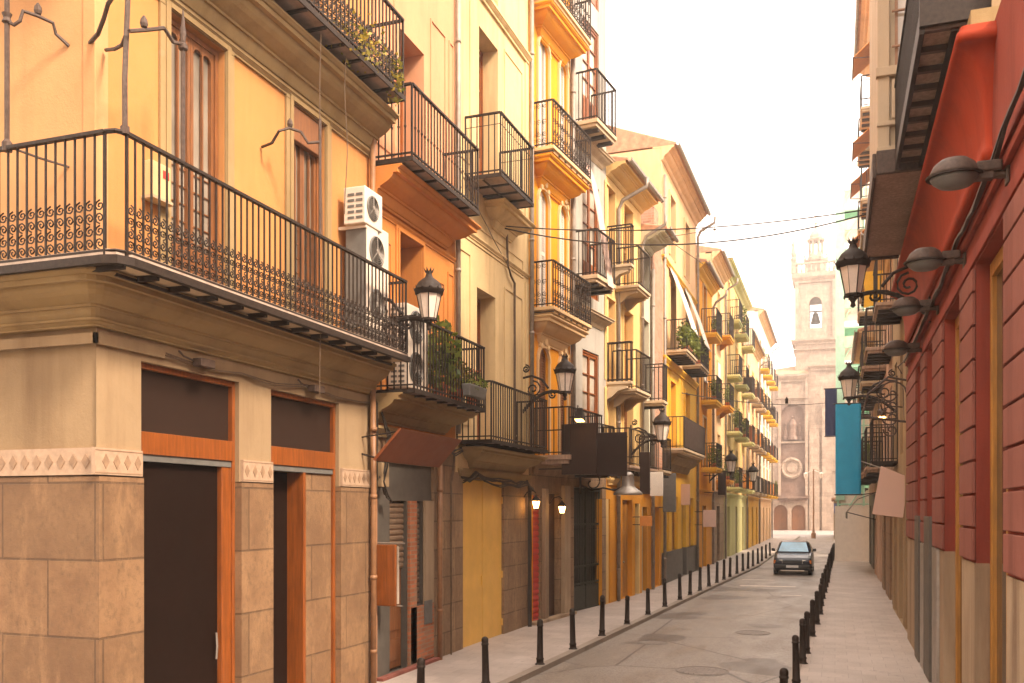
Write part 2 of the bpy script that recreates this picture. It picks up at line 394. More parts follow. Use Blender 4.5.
def balcony(b, x0, x1, z, w, h=1.05, style='plain', slab='iron', pitch=.125, mat='iron', slabmat=None, bracket=0, name='balcony', zt=.05, sides=(1,1), under=None):
    """balcony of building b: slab (with underside frame) > railing; z = floor level, w = projection"""
    mb = MB()
    if slab == 'iron':
        mb.box(x0+.02, x1-.02, -w+.02, -.003, z-.05, z-.005)
        s = mb.build(name, M['tile'], b)
        k = MB()
        k.box(x0, x1, -w, -w+.02, z-.07, z); k.box(x0, x0+.02, -w+.02, -.003, z-.07, z); k.box(x1-.02, x1, -w+.02, -.003, z-.07, z)
        n = max(2, int((x1-x0)/.42))
        for i in range(1, n):
            x = x0+(x1-x0)*i/n; k.box(x-.018, x+.018, -w+.022, -.004, z-.085, z-.052)
        k.box(x0+.022, x1-.022, -w*.5-.02, -w*.5+.02, z-.098, z-.087)
        k.build('floor_frame', M[mat], s)
    else:
        t = zt if zt > .06 else .14
        mb.box(x0, x1, -w, -.003, z-t*.55, z)
        mb.box(x0+.05, x1-.05, -w+.05, -.004, z-t, z-t*.55)
        s = mb.build(name, M[slabmat or 'slabstone'], b, bevel=.008)
        if slab == 'joist':
            k = MB(); n = int((x1-x0)/.42)
            for i in range(n):
                x = x0+(x1-x0)*(i+.5)/n; k.box(x-.07, x+.07, -w+.06, -.005, z-t-.07, z-t-.002)
            k.build('floor_frame', M[mat], s)
    if bracket:
        k = MB()
        n = bracket
        for i in range(n):
            x = x0+.2+(x1-x0-.4)*i/max(1,n-1)
            poly = [(-.004, z-.15), (-w*.85, z-.15), (-w*.85, z-.2), (-w*.5, z-.26), (-w*.25, z-.42), (-.004, z-.5)]
            k.ring([[(x-.06, y, zz) for y, zz in poly], [(x+.06, y, zz) for y, zz in poly]])
        k.build('bracket', M[slabmat or 'slabstone'], s)
    r = MB(); o = .03
    rail_run(r, (x0+o, -w+o), (x1-o, -w+o), z, h, pitch, style=style)
    if sides[0]: rail_run(r, (x0+o, -w+o), (x0+o, -.01), z, h, pitch, style=style, end0=False)
    if sides[1]: rail_run(r, (x1-o, -w+o), (x1-o, -.01), z, h, pitch, style=style, end0=False)
    r.build('railing', M[mat], s)
    return s
def balc_px(b, f, pn, pf, pyb, w, **k):
    """balcony whose near/far outer edges were measured at columns pn, pf and floor line pyb (near end)"""
    x0 = f.u(pn, -w); x1 = f.u(pf, -w); z = f.z(pn, pyb, -w)
    x0 = max(.02, x0); x1 = min(f.L-.02, x1)
    return balcony(b, x0, x1, z, w, **k), (x0, x1, z)

def arch_fill(mb, x0, x1, z0, z1, v0, v1, n=10):
    """the masonry left round an arch at the head of a rectangular opening"""
    cx = (x0+x1)/2; r = (x1-x0)/2; zc = z1-r
    for s in (-1, 1):
        pts = [(cx+s*r, z1)] + [(cx+s*r*math.cos(a), zc+r*math.sin(a)) for a in [PI/2*i/n for i in range(n+1)]]
        mb.prism_y(pts, v0, v1)

def french(b, x0, x1, z0, z1, v=.2, wd='woodbrown', gl='glass', leaves=2, rows=3, solid=.28, name='window', shut=None, arched=False, ymap=False):
    fr = MB(); t = .055; P = v
    w = x1-x0; h = z1-z0
    fr.box(x0, x0+t, P-.03, P+.05, z0, z1); fr.box(x1-t, x1, P-.03, P+.05, z0, z1); fr.box(x0+t, x1-t, P-.03, P+.05, z1-t, z1)
    lw = (w-2*t)/leaves
    for i in range(leaves):
        a = x0+t+lw*i; c = a+lw; s = .05
        fr.box(a+.003, a+s, P-.01, P+.04, z0+.01, z1-t); fr.box(c-s, c-.003, P-.01, P+.04, z0+.01, z1-t)
        fr.box(a+s, c-s, P-.01, P+.04, z1-t-.07, z1-t-.002); 
        zb = z0+h*solid
        if solid > 0:
            fr.box(a+s, c-s, P-.008, P+.03, z0+.01, zb); fr.box(a+s+.05, c-s-.05, P-.022, P-.009, z0+.1, zb-.1)
        else: fr.box(a+s, c-s, P-.01, P+.04, z0+.01, z0+.08)
        for k in range(1, rows):
            zz = zb+(z1-t-.07-zb)*k/rows; fr.box(a+s, c-s, P-.006, P+.03, zz-.014, zz+.014)
    f = fr.build(name, M[wd], b)
    g = MB(); g.box(x0+t, x1-t, P+.035, P+.048, z0+h*solid, z1-t); g.build('pane', M[gl], f)
    return f
def louvre(b, x0, x1, z0, z1, v=.1, wd='woodbrown', name='shutter', leaves=2, slat=.06):
    m = MB(); w = x1-x0; lw = w/leaves
    for i in range(leaves):
        a = x0+lw*i+.004; c = a+lw-.008; s = .05
        m.box(a, a+s, v, v+.04, z0, z1); m.box(c-s, c, v, v+.04, z0, z1); m.box(a+s, c-s, v, v+.04, z0, z0+.08); m.box(a+s, c-s, v, v+.04, z1-.08, z1)
        m.box(a+s, c-s, v, v+.04, (z0+z1)/2-.04, (z0+z1)/2+.04)
        n = int((z1-z0-.16)/slat)
        for k in range(n):
            zz = z0+.08+(z1-z0-.16)*(k+.5)/n
            if abs(zz-(z0+z1)/2) < .05: continue
            m.add([(a+s,v+.005,zz-.022),(c-s,v+.005,zz-.022),(c-s,v+.012,zz-.022),(a+s,v+.012,zz-.022),(a+s,v+.028,zz+.022),(c-s,v+.028,zz+.022),(c-s,v+.035,zz+.022),(a+s,v+.035,zz+.022)],
                  [(0,3,2,1),(4,5,6,7),(0,1,5,4),(1,2,6,5),(2,3,7,6),(3,0,4,7)])
        m.box(a+s, c-s, v+.036, v+.04, z0+.08, z1-.08)
    return m.build(name, M[wd], b)
def panel_door(b, x0, x1, z0, z1, v=.12, wd='woodbrown', leaves=2, rows=3, name='door', handle=True):
    m = MB(); lw = (x1-x0)/leaves
    for i in range(leaves):
        a = x0+lw*i+.005; c = a+lw-.01
        m.box(a, c, v, v+.05, z0, z1-.003)
        for k in range(rows):
            za = z0+.12+(z1-z0-.12)*k/rows; zb = z0+(z1-z0)*(k+1)/rows-.06
            m.box(a+.09, c-.09, v-.018, v-.001, za, zb); 
    o = m.build(name, M[wd], b, bevel=.006)
    if handle:
        h = MB(); x = x0+lw-.06 if leaves > 1 else x0+.08
        h.lathe_y((x, v-.07, z0+1.05), [(.0,0),(.03,.005),(.034,.03),(.014,.04),(.012,.07)], 8); h.build('handle', M['zinc'], o)
    return o
def roller(b, x0, x1, z0, z1, v=.1, mat='roller', name='roller_shutter', slat=.09):
    m = MB(); n = int((z1-z0)/slat)
    for k in range(n):
        za = z0+(z1-z0)*k/n; zb = z0+(z1-z0)*(k+1)/n
        m.ring([[(x0,v,za),(x0,v-.022,(za*.7+zb*.3)),(x0,v-.022,(za*.3+zb*.7)),(x0,v,zb-.006),(x0,v+.02,zb-.006),(x0,v+.02,za)],
                [(x1,v,za),(x1,v-.022,(za*.7+zb*.3)),(x1,v-.022,(za*.3+zb*.7)),(x1,v,zb-.006),(x1,v+.02,zb-.006),(x1,v+.02,za)]])
    m.box(x0, x1, v+.022, v+.03, z0, z1)
    return m.build(name, M[mat], b)
def surround(b, mat, x0, x1, z0, z1, t=.13, p=.04, v=0, sill=False, name='window_surround', head=.0):
    m = MB()
    m.box(x0-t, x0-.004, v-p, v-.002, z0, z1); m.box(x1+.004, x1+t, v-p, v-.002, z0, z1); m.box(x0-t, x1+t, v-p, v-.002, z1+.004, z1+t)
    if head: m.box(x0-t-.05, x1+t+.05, v-p-head, v-.002, z1+t+.001, z1+t+.07)
    m.box(x0-t*.5, x0-.008, v-p-.018, v-p, z0, z1+t*.5); m.box(x1+.008, x1+t*.5, v-p-.018, v-p, z0, z1+t*.5); m.box(x0-.008, x1+.008, v-p-.018, v-p, z1+.01, z1+t*.5)
    if sill: m.box(x0-t, x1+t, v-p-.04, v-.002, z0-.08, z0-.002)
    return m.build(name, mat, b, bevel=.004)
def relief_panel(mb, x0, x1, z0, z1, t=.035, p=.02, v=0):
    for a, c, d, e in ((x0,x0+t,z0,z1),(x1-t,x1,z0,z1),(x0+t,x1-t,z0,z0+t),(x0+t,x1-t,z1-t,z1)): mb.box(a, c, v-p, v-.002, d, e)
def tile_roof(b, L, z, over, depth, rise, mat='rooftile', name='roof', soffit='creamtrim', sof_h=.35, rafters=False):
    """eave with boarded soffit and rows of clay tiles running down to the street"""
    m = MB(); cornice(m, .004, L-.004, z-.12, over*.75, sof_h, 5, 0, 'cyma', False, False)
    m.box(.004, L-.004, -over+.05, .3, z-.118, z-.04)
    if rafters:
        n = int(L/.55)
        for i in range(n):
            x = L*(i+.5)/n; m.box(x-.05, x+.05, -over+.08, -.01, z-.2, z-.12)
    m.build('cornice', M[soffit], b)
    t = MB(); n = max(3, int(L/.24))
    for i in range(n):
        x = L*(i+.5)/n; R = L/n*.42
        ring0 = [(x+R*math.cos(PI*k/5), -over, z-.02+R*math.sin(PI*k/5)) for k in range(6)]
        ring1 = [(x+R*math.cos(PI*k/5), depth*.5, z-.02+rise+R*math.sin(PI*k/5)) for k in range(6)]
        t.ring([ring0, ring1])
    t.ring([[(0,-over-.02,z-.04),(0,-over-.02,z),(0,depth*.5,z+rise),(0,depth,z),(0,depth,z-.04)], [(L,-over-.02,z-.04),(L,-over-.02,z),(L,depth*.5,z+rise),(L,depth,z),(L,depth,z-.04)]])
    r = t.build(name, M[mat], b)
    g = MB(); g.sweep_u([(-over-.14,z+.02),(-over-.14,z-.06),(-over-.10,z-.10),(-over-.05,z-.10),(-over-.02,z-.05),(-over-.04,z-.05),(-over-.10,z-.07),(-over-.12,z+.02)], 0, L)
    g.build('gutter', M['pipegrey'], r)
    return r
def downpipe(b, x, z0, z1, v=-.09, mat='pipegrey', top=None, r=.05):
    m = MB(); pts = [(x,v,z0),(x,v,z1)]
    if top: pts += [(x, v-.12, z1+.25), (x, top, z1+.55), (x, top-.02, z1+.8)]
    m.tube(pts, r, 8)
    z = z0+.9
    while z < z1: m.lathe((x,v,z), [(r+.012,-.03),(r+.012,.03)], 8); z += 2.1
    return m.build('downpipe', M[mat], b, smooth=True)
def wires(b, pts, n=3, r=.012, mat='cablebrown', jit=.03, name='cable'):
    m = MB()
    for k in range(n):
        out = []
        for i in range(len(pts)-1):
            a, c = Vector(pts[i]), Vector(pts[i+1]); s = max(2, int((c-a).length/.35))
            for q in range(s):
                p = a.lerp(c, q/s); out.append((p.x+random.uniform(-jit,jit)*.5, p.y-.012*k, p.z+random.uniform(-jit,jit)-k*.022-.05*math.sin(PI*q/s)))
        out.append((pts[-1][0], pts[-1][1]-.012*k, pts[-1][2]-k*.022))
        m.tube(out, r, 4)
    return m.build(name, M[mat], b)

def foliage(mb, c, rx, rz, n, ls=.06, droop=0):
    for i in range(n):
        a = random.uniform(0, 2*PI); e = random.uniform(-1, 1); q = random.random()**.45
        p = Vector((c[0]+rx*q*math.cos(a)*math.sqrt(1-e*e), c[1]+rx*q*math.sin(a)*math.sqrt(1-e*e)*.8, c[2]+rz*q*e-droop*random.random()))
        d = Vector((random.gauss(0,1), random.gauss(0,1), random.gauss(0,.8))).normalized(); s = d.cross(Vector((random.random(),random.random(),random.random()))).normalized()
        l = ls*random.uniform(.6,1.5)
        mb.add([p, p+d*l*.5+s*l*.28, p+d*l, p+d*l*.5-s*l*.28], [(0,1,2,3)])
def plant(f, u, v, z, rx, rz, n, label, name='potted_plant', cat='plant', lm='leaf', pot=.12, ls=.06, group='plants on the balconies', droop=0, flower=0, box=0, stems=3, cnt=1):
    r = empty(name, f.W(u, v, z), f.phi, label, cat, group)
    p = MB()
    if box:
        p.ring([[(-box,-.09,0),(box,-.09,0),(box,.09,0),(-box,.09,0)],[(-box-.02,-.11,.18),(box+.02,-.11,.18),(box+.02,.11,.18),(-box-.02,.11,.18)],[(-box+.01,-.08,.18),(box-.01,-.08,.18),(box-.01,.08,.18),(-box+.01,.08,.18)],[(-box+.01,-.08,.15),(box-.01,-.08,.15),(box-.01,.08,.15),(-box+.01,.08,.15)]])
        h = .18
    else:
        p.lathe((0,0,0), [(pot*.65,0),(pot*.95,pot*1.5),(pot*1.08,pot*1.5),(pot*1.08,pot*1.8),(pot*.92,pot*1.8),(pot*.88,pot*1.6)], 12); h = pot*1.8
    p.build('pot', M['pot'], r)
    l = MB()
    for c in range(cnt):
        dx = 0 if cnt == 1 else -rx+2*rx*(c+.5)/cnt
        foliage(l, (dx+random.uniform(-.03,.03), 0, h+rz*.75), (rx if cnt == 1 else rx/cnt*1.3), rz*random.uniform(.75,1.1), n//cnt, ls, droop)
    for s in range(stems*cnt):
        a = random.uniform(0, 2*PI); q = random.uniform(.2,.7)*rx
        l.tube([(0 if cnt == 1 else random.uniform(-rx,rx)*.8,0,h-.03),(q*.4*math.cos(a),q*.3*math.sin(a),h+rz*.6),(q*math.cos(a),q*.7*math.sin(a),h+rz*1.2)], .006, 4)
    l.build('foliage', M[lm], r)
    if flower:
        q = MB(); foliage(q, (0,-.03,h+rz*.9), rx*.9, rz*.8, flower, .05); q.build('flowers', M['flower'], r)
    return r

def sweep_scroll(m, pts, r, n=6): m.tube(pts, r, n)
def lantern(f, u, z, reach, dz, label, s=1.0, group='lanterns on the street walls', lit=False, side=0):
    """wall lantern: bracket with scrolls, tapered glass body, ribbed dome, crown"""
    r = empty('wall_lantern', f.W(u, 0, z), f.phi, label, 'street lamp', group)
    b = MB(); R = reach
    b.box(-.05, .05, -.03, -.003, -.45, .55)
    y0 = -.03
    pts = [(0, y0-(R*.98)*t, -.36*(1-t)**1.6+.02+.42*math.sin(PI*t)*(.35)+dz*t) for t in [i/14 for i in range(15)]]
    b.tube(pts, .036, 7)
    b.tube([(0, y0, .42), (0, y0-R*.22, .46), (0, y0-R*.45, .36), (0, y0-R*.6, .16+dz*.6)], .026, 6)
    for (cy, cz, rr, sg) in ((-R*.28, .16, .19, 1), (-R*.72, dz+.02, .10, -1), (-.12, .62, .09, 1)):
        sp = [(0, cy+rr*(1-.8*i/16)*math.cos(sg*(i/16*3.2*PI)+PI/2), cz+rr*(1-.8*i/16)*math.sin(sg*(i/16*3.2*PI)+PI/2)) for i in range(17)]
        b.tube(sp, .02, 5)
    for k in range(5):
        b.lathe((0, -R*.15-R*.14*k, pts[2+2*k][2]), [(.0,-.04),(.05,-.02),(.045,.02),(0,.04)], 6)
    yL = -R; zb = dz+.02
    b.lathe((0,yL,zb), [(.012,-.16*s),(.045*s,-.13*s),(.03*s,-.08*s),(.055*s,-.03*s),(.05*s,0),(.095*s,.03*s)], 10)
    b.build('bracket', M['iron'], r, smooth=False)
    g = MB(); zg = zb+.05*s; hg = .43*s
    g.lathe((0,yL,zg), [(.125*s,0),(.215*s,hg)], 8, PI/8); g.build('lamp_glass', M['lit' if lit else 'lampglass'], r)
    fm = MB()
    for k in range(8):
        a = PI/8+2*PI*k/8
        if k % 2 == 0 or True:
            fm.tube([(.128*s*math.cos(a), yL+.128*s*math.sin(a), zg-.01),(.219*s*math.cos(a), yL+.219*s*math.sin(a), zg+hg+.01)], (.012 if k%2==0 else .005)*s, 4)
    fm.lathe((0,yL,zg-.03*s), [(.10*s,0),(.145*s,.0),(.145*s,.035*s),(.12*s,.035*s)], 8, PI/8)
    for k in range(8):
        a = PI/8+2*PI*k/8; fm.lathe((.14*s*math.cos(a), yL+.14*s*math.sin(a), zg-.045*s), [(0,-.02*s),(.02*s,0),(0,.03*s)], 5)
    fm.build('lamp_frame', M['iron'], r)
    d = MB(); zd = zg+hg
    d.lathe((0,yL,zd), [(.20*s,-.01*s),(.25*s,0),(.255*s,.05*s),(.27*s,.065*s),(.27*s,.085*s),(.235*s,.10*s),(.225*s,.15*s),(.19*s,.21*s),(.125*s,.265*s),(.075*s,.30*s),(.06*s,.34*s),(.05*s,.37*s),(.075*s,.40*s),(.06*s,.41*s),(0,.40*s)], 20)
    for k in range(12):
        a = 2*PI*k/12; c, q = math.cos(a), math.sin(a)
        d.add([(.262*s*c-.035*s*q, yL+.262*s*q+.035*s*c, zd+.06*s), (.262*s*c+.035*s*q, yL+.262*s*q-.035*s*c, zd+.06*s), (.29*s*c, yL+.29*s*q, zd+.135*s), (.25*s*c, yL+.25*s*q, zd+.07*s)], [(0,1,2),(0,3,1),(0,2,3),(1,3,2)])
    for k in range(8):
        a = 2*PI*k/8; c, q = math.cos(a), math.sin(a)
        d.add([(.06*s*c-.026*s*q, yL+.06*s*q+.026*s*c, zd+.39*s), (.06*s*c+.026*s*q, yL+.06*s*q-.026*s*c, zd+.39*s), (.105*s*c, yL+.105*s*q, zd+.475*s), (.045*s*c, yL+.045*s*q, zd+.40*s)], [(0,1,2),(0,3,1),(0,2,3),(1,3,2)])
    d.build('lamp_dome', M['iron'], r, smooth=True)
    return r
def hang_board(f, u, v0, v1, z0, z1, label, mat, name='projecting_sign', cat='sign', t=.06, tilt=0, group=None, arm=True, frame='iron', skew=0):
    """board hung square to the wall, facing along the street"""
    r = empty(name, f.W(u, (v0+v1)/2, z0), f.phi, label, cat, group)
    w = abs(v1-v0)/2; h = z1-z0
    m = MB(); m.add([(-t/2,-w,0),(t/2,-w,0),(t/2,w,skew),(-t/2,w,skew),(-t/2,-w,h),(t/2,-w,h),(t/2,w,h+skew),(-t/2,w,h+skew)],
              [(0,3,2,1),(4,5,6,7),(0,1,5,4),(1,2,6,5),(2,3,7,6),(3,0,4,7)])
    m.build('board', M[mat], r, bevel=.01)
    k = MB()
    if arm:
        vw = -(v0+v1)/2   # wall, relative
        k.tube([(0, vw, h*.93), (0, -w-.03, h*.93)], .016, 6) if False else None
        k.tube([(t*.5+.03, vw, h*.9), (t*.5+.03, -w, h*.9)], .014, 5); k.tube([(t*.5+.03, vw, h*.12), (t*.5+.03, -w, h*.12)], .014, 5)
        k.build('sign_bracket', M[frame], r)
    return r

def split_far(gap=.03, names=()):
    """a part whose pieces stand apart becomes one part per piece"""
    for o in [q for q in bpy.data.objects if q.type == 'MESH' and q.name.split('.')[0] in names]:
        me = o.data; n = len(me.polygons)
        if n > 900 or n < 2: continue
        bb = []
        for p in me.polygons:
            vs = [me.vertices[i].co for i in p.vertices]
            bb.append([min(v[k] for v in vs)-gap for k in range(3)]+[max(v[k] for v in vs)+gap for k in range(3)])
        par = list(range(n))
        def fd(a):
            while par[a] != a: par[a] = par[par[a]]; a = par[a]
            return a
        for i in range(n):
            for j in range(i+1, n):
                a, c = bb[i], bb[j]
                if a[0] <= c[3] and c[0] <= a[3] and a[1] <= c[4] and c[1] <= a[4] and a[2] <= c[5] and c[2] <= a[5]:
                    ra, rb = fd(i), fd(j)
                    if ra != rb: par[ra] = rb
        gr = {}
        for i in range(n): gr.setdefault(fd(i), []).append(i)
        if len(gr) < 2: continue
        base = o.name.split('.')[0]; mods = [(m.width, m.segments) for m in o.modifiers if m.type == 'BEVEL']
        for q, faces in enumerate(gr.values()):
            idx = {}; vs = []; fs = []
            for f in faces:
                fl = []
                for vi in me.polygons[f].vertices:
                    if vi not in idx: idx[vi] = len(vs); vs.append(tuple(me.vertices[vi].co))
                    fl.append(idx[vi])
                fs.append(fl)
            nm = bpy.data.meshes.new(base); nm.from_pydata(vs, [], fs); nm.update(); nm.materials.append(me.materials[0])
            if q == 0: o.data = nm
            else:
                c = o.copy(); c.data = nm; C.objects.link(c)

# ============================================================ SETTING
def pin(o): o['kind'] = 'structure'; return o
def kerbL(y):
    P = [(-3,-5.2),(6,-4.95),(14.5,-4.6),(27.8,-4.1),(45,-3.4),(90,-3.3),(140,-3.3)]
    for (a, xa), (c, xc) in zip(P, P[1:]):
        if y <= c: return xa+(xc-xa)*(y-a)/(c-a)
    return P[-1][1]
def bolR(y): return -.60+.25*(min(y,25)-11)/14+.0*(y) if y < 25 else -.35+.25*(min(y,52)-25)/25
def kerbR(y): return bolR(y)-.16
def ysteps(a, b_, n): return [a+(b_-a)*i/n for i in range(n+1)]
def strip(name, fl, fr_, z, mat, y0=-6, y1=96, n=60, kerb=None):
    m = MB(); ys = ysteps(y0, y1, n)
    for a, c in zip(ys, ys[1:]): m.quad((fl(a),a,z),(fr_(a),a,z),(fr_(c),c,z),(fl(c),c,z))
    me = bpy.data.meshes.new(name); me.from_pydata(m.v, [], m.f); me.update(); me.materials.append(mat)
    o = bpy.data.objects.new(name, me); C.objects.link(o); return pin(o)

def asphalt():
    m, nt, bs = newmat('worn_asphalt')
    v = coords(nt)
    col = mix(nt, ramp(nt, noise(nt, coords(nt,(1,.35,1)), .9, 7, .65), .3, .7), (.16,.132,.108,1), (.235,.198,.165,1))
    col = mix(nt, ramp(nt, noise(nt, v, 26, 8, .85), .47, .6), col, (.36,.32,.275,1))
    col = mix(nt, ramp(nt, noise(nt, v, 11, 8, .8), .53, .62), col, (.10,.083,.07,1))
    tr = noise(nt, coords(nt,(2.2,.05,1)), 1.2, 3, .5)
    col = mix(nt, ramp(nt, tr, .52, .70), col, (.24,.205,.17,1))
    vo = N(nt, 'ShaderNodeTexVoronoi', feature='DISTANCE_TO_EDGE'); vo.inputs['Scale'].default_value = .33
    wv = mix(nt, .12, coords(nt), N(nt,'ShaderNodeTexNoise').outputs['Color']); nt.links.new(wv, vo.inputs['Vector'])
    col = mix(nt, ramp(nt, vo.outputs['Distance'], .002, .006), (.06,.048,.04,1), col)
    pa = noise(nt, v, .42, 2, .3)
    col = mix(nt, ramp(nt, pa, .62, .64), col, (.13,.107,.088,1))
    nt.links.new(col, bs.inputs['Base Color'])
    rr = N(nt, 'ShaderNodeMapRange'); nt.links.new(noise(nt, coords(nt,(1,.4,1)), 1.3, 5), rr.inputs[0]); rr.inputs[1].default_value = .3; rr.inputs[2].default_value = .7; rr.inputs[3].default_value = .30; rr.inputs[4].default_value = .62
    nt.links.new(rr.outputs[0], bs.inputs['Roughness'])
    p = bump(nt, bs, noise(nt, v, 45, 4, .8), .5, .006)
    bump(nt, bs, noise(nt, v, 1.5, 4), .3, .04, p); return m
def paving(name, c, bw=.4, bh=.4):
    m, nt, bs = newmat(name); v = coords(nt)
    b = N(nt, 'ShaderNodeTexBrick'); nt.links.new(v, b.inputs['Vector']); b.inputs['Scale'].default_value = 1; b.inputs['Brick Width'].default_value = bw; b.inputs['Row Height'].default_value = bh
    b.inputs['Mortar Size'].default_value = .006; b.inputs['Mortar Smooth'].default_value = .4
    b.inputs['Color1'].default_value = c4(c,.93); b.inputs['Color2'].default_value = c4(c,1.07); b.inputs['Mortar'].default_value = c4(c,.72)
    col = mix(nt, ramp(nt, noise(nt, v, .8, 7, .65), .35, .7), c4((.74,.72,.7)), c4((1.1,1.1,1.08)))
    col = mix(nt, 1.0, b.outputs['Color'], col, 'MULTIPLY')
    col = mix(nt, ramp(nt, noise(nt, v, 7, 4, .6), .64, .69), col, c4(c,.6))
    nt.links.new(col, bs.inputs['Base Color']); bs.inputs['Roughness'].default_value = .62
    bump(nt, bs, noise(nt, v, 30, 5, .7), .25, .006); return m
M['asphalt'] = asphalt(); M['pave'] = paving('pavement_slabs', (.46,.40,.355)); M['pave2'] = paving('plaza_paving', (.36,.33,.31), .8, .8)
M['kerb'] = paving('granite_kerb', (.30,.25,.20), .5, 1.0)
M['ground'] = paving('earth_paving', (.30,.26,.22), 2, 2)
g = MB(); g.quad((-400,-400,-.02),(400,-400,-.02),(400,600,-.02),(-400,600,-.02)); pin(g.build('ground', M['ground']))
strip('road', lambda y: kerbL(y)+.0, lambda y: kerbR(y)-.0, 0, M['asphalt'])
KZ = .09
strip('pavement_left', lambda y: -7.4, lambda y: kerbL(y)-.14, KZ, M['pave'])
strip('pavement_right', lambda y: kerbR(y)+.14, lambda y: 3.2, KZ, M['pave'])
for nm, k, sg in (('kerb_left', kerbL, -1), ('kerb_right', kerbR, 1)):
    m = MB(); ys = ysteps(-6, 96, 80)
    m.ring([[(k(y),y,-.01),(k(y),y,KZ+.002),(k(y)+sg*.145,y,KZ+.006),(k(y)+sg*.145,y,-.01)] for y in ys]); pin(m.build(nm, M['kerb']))
p = MB(); p.quad((-60,96,-.004),(60,96,-.004),(60,170,-.004),(-60,170,-.004)); pin(p.build('plaza', M['pave2']))
# worn painted marks across the road and manhole covers
M['paint'] = plain('worn_road_paint', (.62,.56,.48), .6, 0, .3, 5)
pm = MB()
for y, x0, x1, w in ((33.5,-3.2,-1.3,.45),(30.2,-1.6,-1.0,.3),(36.5,-3.4,-2.2,.35)):
    pm.quad((x0,y,.004),(x1,y+.1,.004),(x1,y+w,.004),(x0,y+w-.1,.004))
pin(pm.build('road_marking', M['paint']))
M['castiron'] = plain('cast_iron_cover', (.19,.16,.135), .6, .0, .4, 12, .6)
for i, (x, y, r_, lb) in enumerate(((-2.1,15.6,.42,'large round iron manhole cover in the road nearest the camera'),(-3.5,18.6,.3,'small round iron manhole cover left of the road centre'),(-1.7,20.8,.36,'round iron manhole cover beyond the cracked road patch'))):
    m = MB(); m.lathe((0,0,.002), [(r_*.05,.006),(r_*.9,.006),(r_*.9,.002),(r_,.003),(r_,.009),(r_*1.06,.004)], 28)
    for q in range(-3,4):
        L_ = math.sqrt(max(0,.81-(q*.22)**2))*r_*.95; m.box(q*r_*.22-.01, q*r_*.22+.01, -L_, L_, .008, .012)
    o = m.build('manhole_cover', M['castiron']); o.location = (x,y,0); tag(o, lb, 'manhole cover', 'manhole covers in the road')

# ------------------------------------------------------------ bollards
def bollard():
    m = MB(); m.lathe((0,0,0), [(.085,0),(.085,.03),(.062,.045),(.060,.10),(.068,.105),(.068,.125),(.056,.135),(.047,.66),(.056,.665),(.056,.685),(.047,.69),(.052,.715),(.050,.75),(.036,.775),(.014,.785),(.0,.787)], 16)
    o = m.build('bollard', M['iron'], smooth=True); return o
b0 = bollard(); used = [False]
def put_b(x, y, lab, grp, s=1):
    o = b0 if not used[0] else b0.copy()
    if used[0]: C.objects.link(o)
    used[0] = True
    o.location = (x, y, KZ-.02); o.rotation_euler = (random.uniform(-.025,.025), random.uniform(-.025,.025), random.random()*6); o.scale = (1,1,s)
    tag(o, lab, 'bollard', grp)
def y_for_px(px, xf):
    lo, hi = 4, 120
    for _ in range(50):
        y = (lo+hi)/2; x = xf(y); d = -x*ST+y*CT; q = 512+FP*(x*CT+y*ST)/d
        if q < px: lo = y
        else: hi = y
    return lo
Lpx = [420,486,540,573,602,627,648,665,680,690,700,709,717,724,730,737,743,748,753,758,762,766,770]
for i, px in enumerate(Lpx):
    y = y_for_px(px, lambda q: kerbL(q)-.12)
    put_b(kerbL(y)-.12, y, 'dark iron bollard on the left kerb, %s from the camera' % ORD[i], 'bollards along the left kerb', 1.1 if i in (4,) else (.86 if i in (5,6) else 1))
yy = [8.2, 11.2, 14.2, 16.4, 17.6]+[20+2.15*k for k in range(17)]
for i, y in enumerate(yy):
    put_b(bolR(y)+random.uniform(-.02,.02), y, 'dark iron bollard beside the right pavement, %s from the camera' % ORD[i], 'bollards along the right pavement')

# ============================================================ LEFT SIDE
def bld(f, label, name='apartment_building'):
    return empty(name, (f.x, f.y, 0), f.phi, label, 'building', 'buildings lining the left side of the street' if f.phi > 0 else 'buildings lining the right side of the street')

# ---- corner building ------------------------------------------------
F = fr2(-6.6, 6.9, -6.6, 12.35); L = F.L; E = .012
B = bld(F, 'apricot corner building with wrap-around balcony over a brown stone base'); B['group'] = 'buildings lining the left side of the street'
d1a, d1b = F.u(140), F.u(238); d2a, d2b = F.u(270), F.u(338); zt = 4.2
wall(B, 'stone_base', M['stone'], 0, L, 0, 3.03, [(d1a,d1b,-1,9),(d2a,d2b,-1,9)], .3, -.05)
wall(B, 'stone_base', M['stone'], -.05, 7, 0, 3.03, (), .3, -.0, ymap=True)
m = MB(); m.box(0,d1a,-.05,.2,3.02,3.029); m.box(d1b,d2a,-.05,.2,3.02,3.029); m.box(d2b,L,-.05,.2,3.02,3.029); m.box(0,.2,-.05,7,3.02,3.028); m.build('stone_base', M['stone'], B)
wall(B, 'ground_floor_wall', M['beige'], 0, L, 3.03, 4.6, [(d1a,d1b,-1,zt),(d2a,d2b,-1,zt)], .28, -.015)
wall(B, 'ground_floor_wall', M['beige'], -.015, 7, 3.03, 4.6, (), .3, .03, ymap=True)
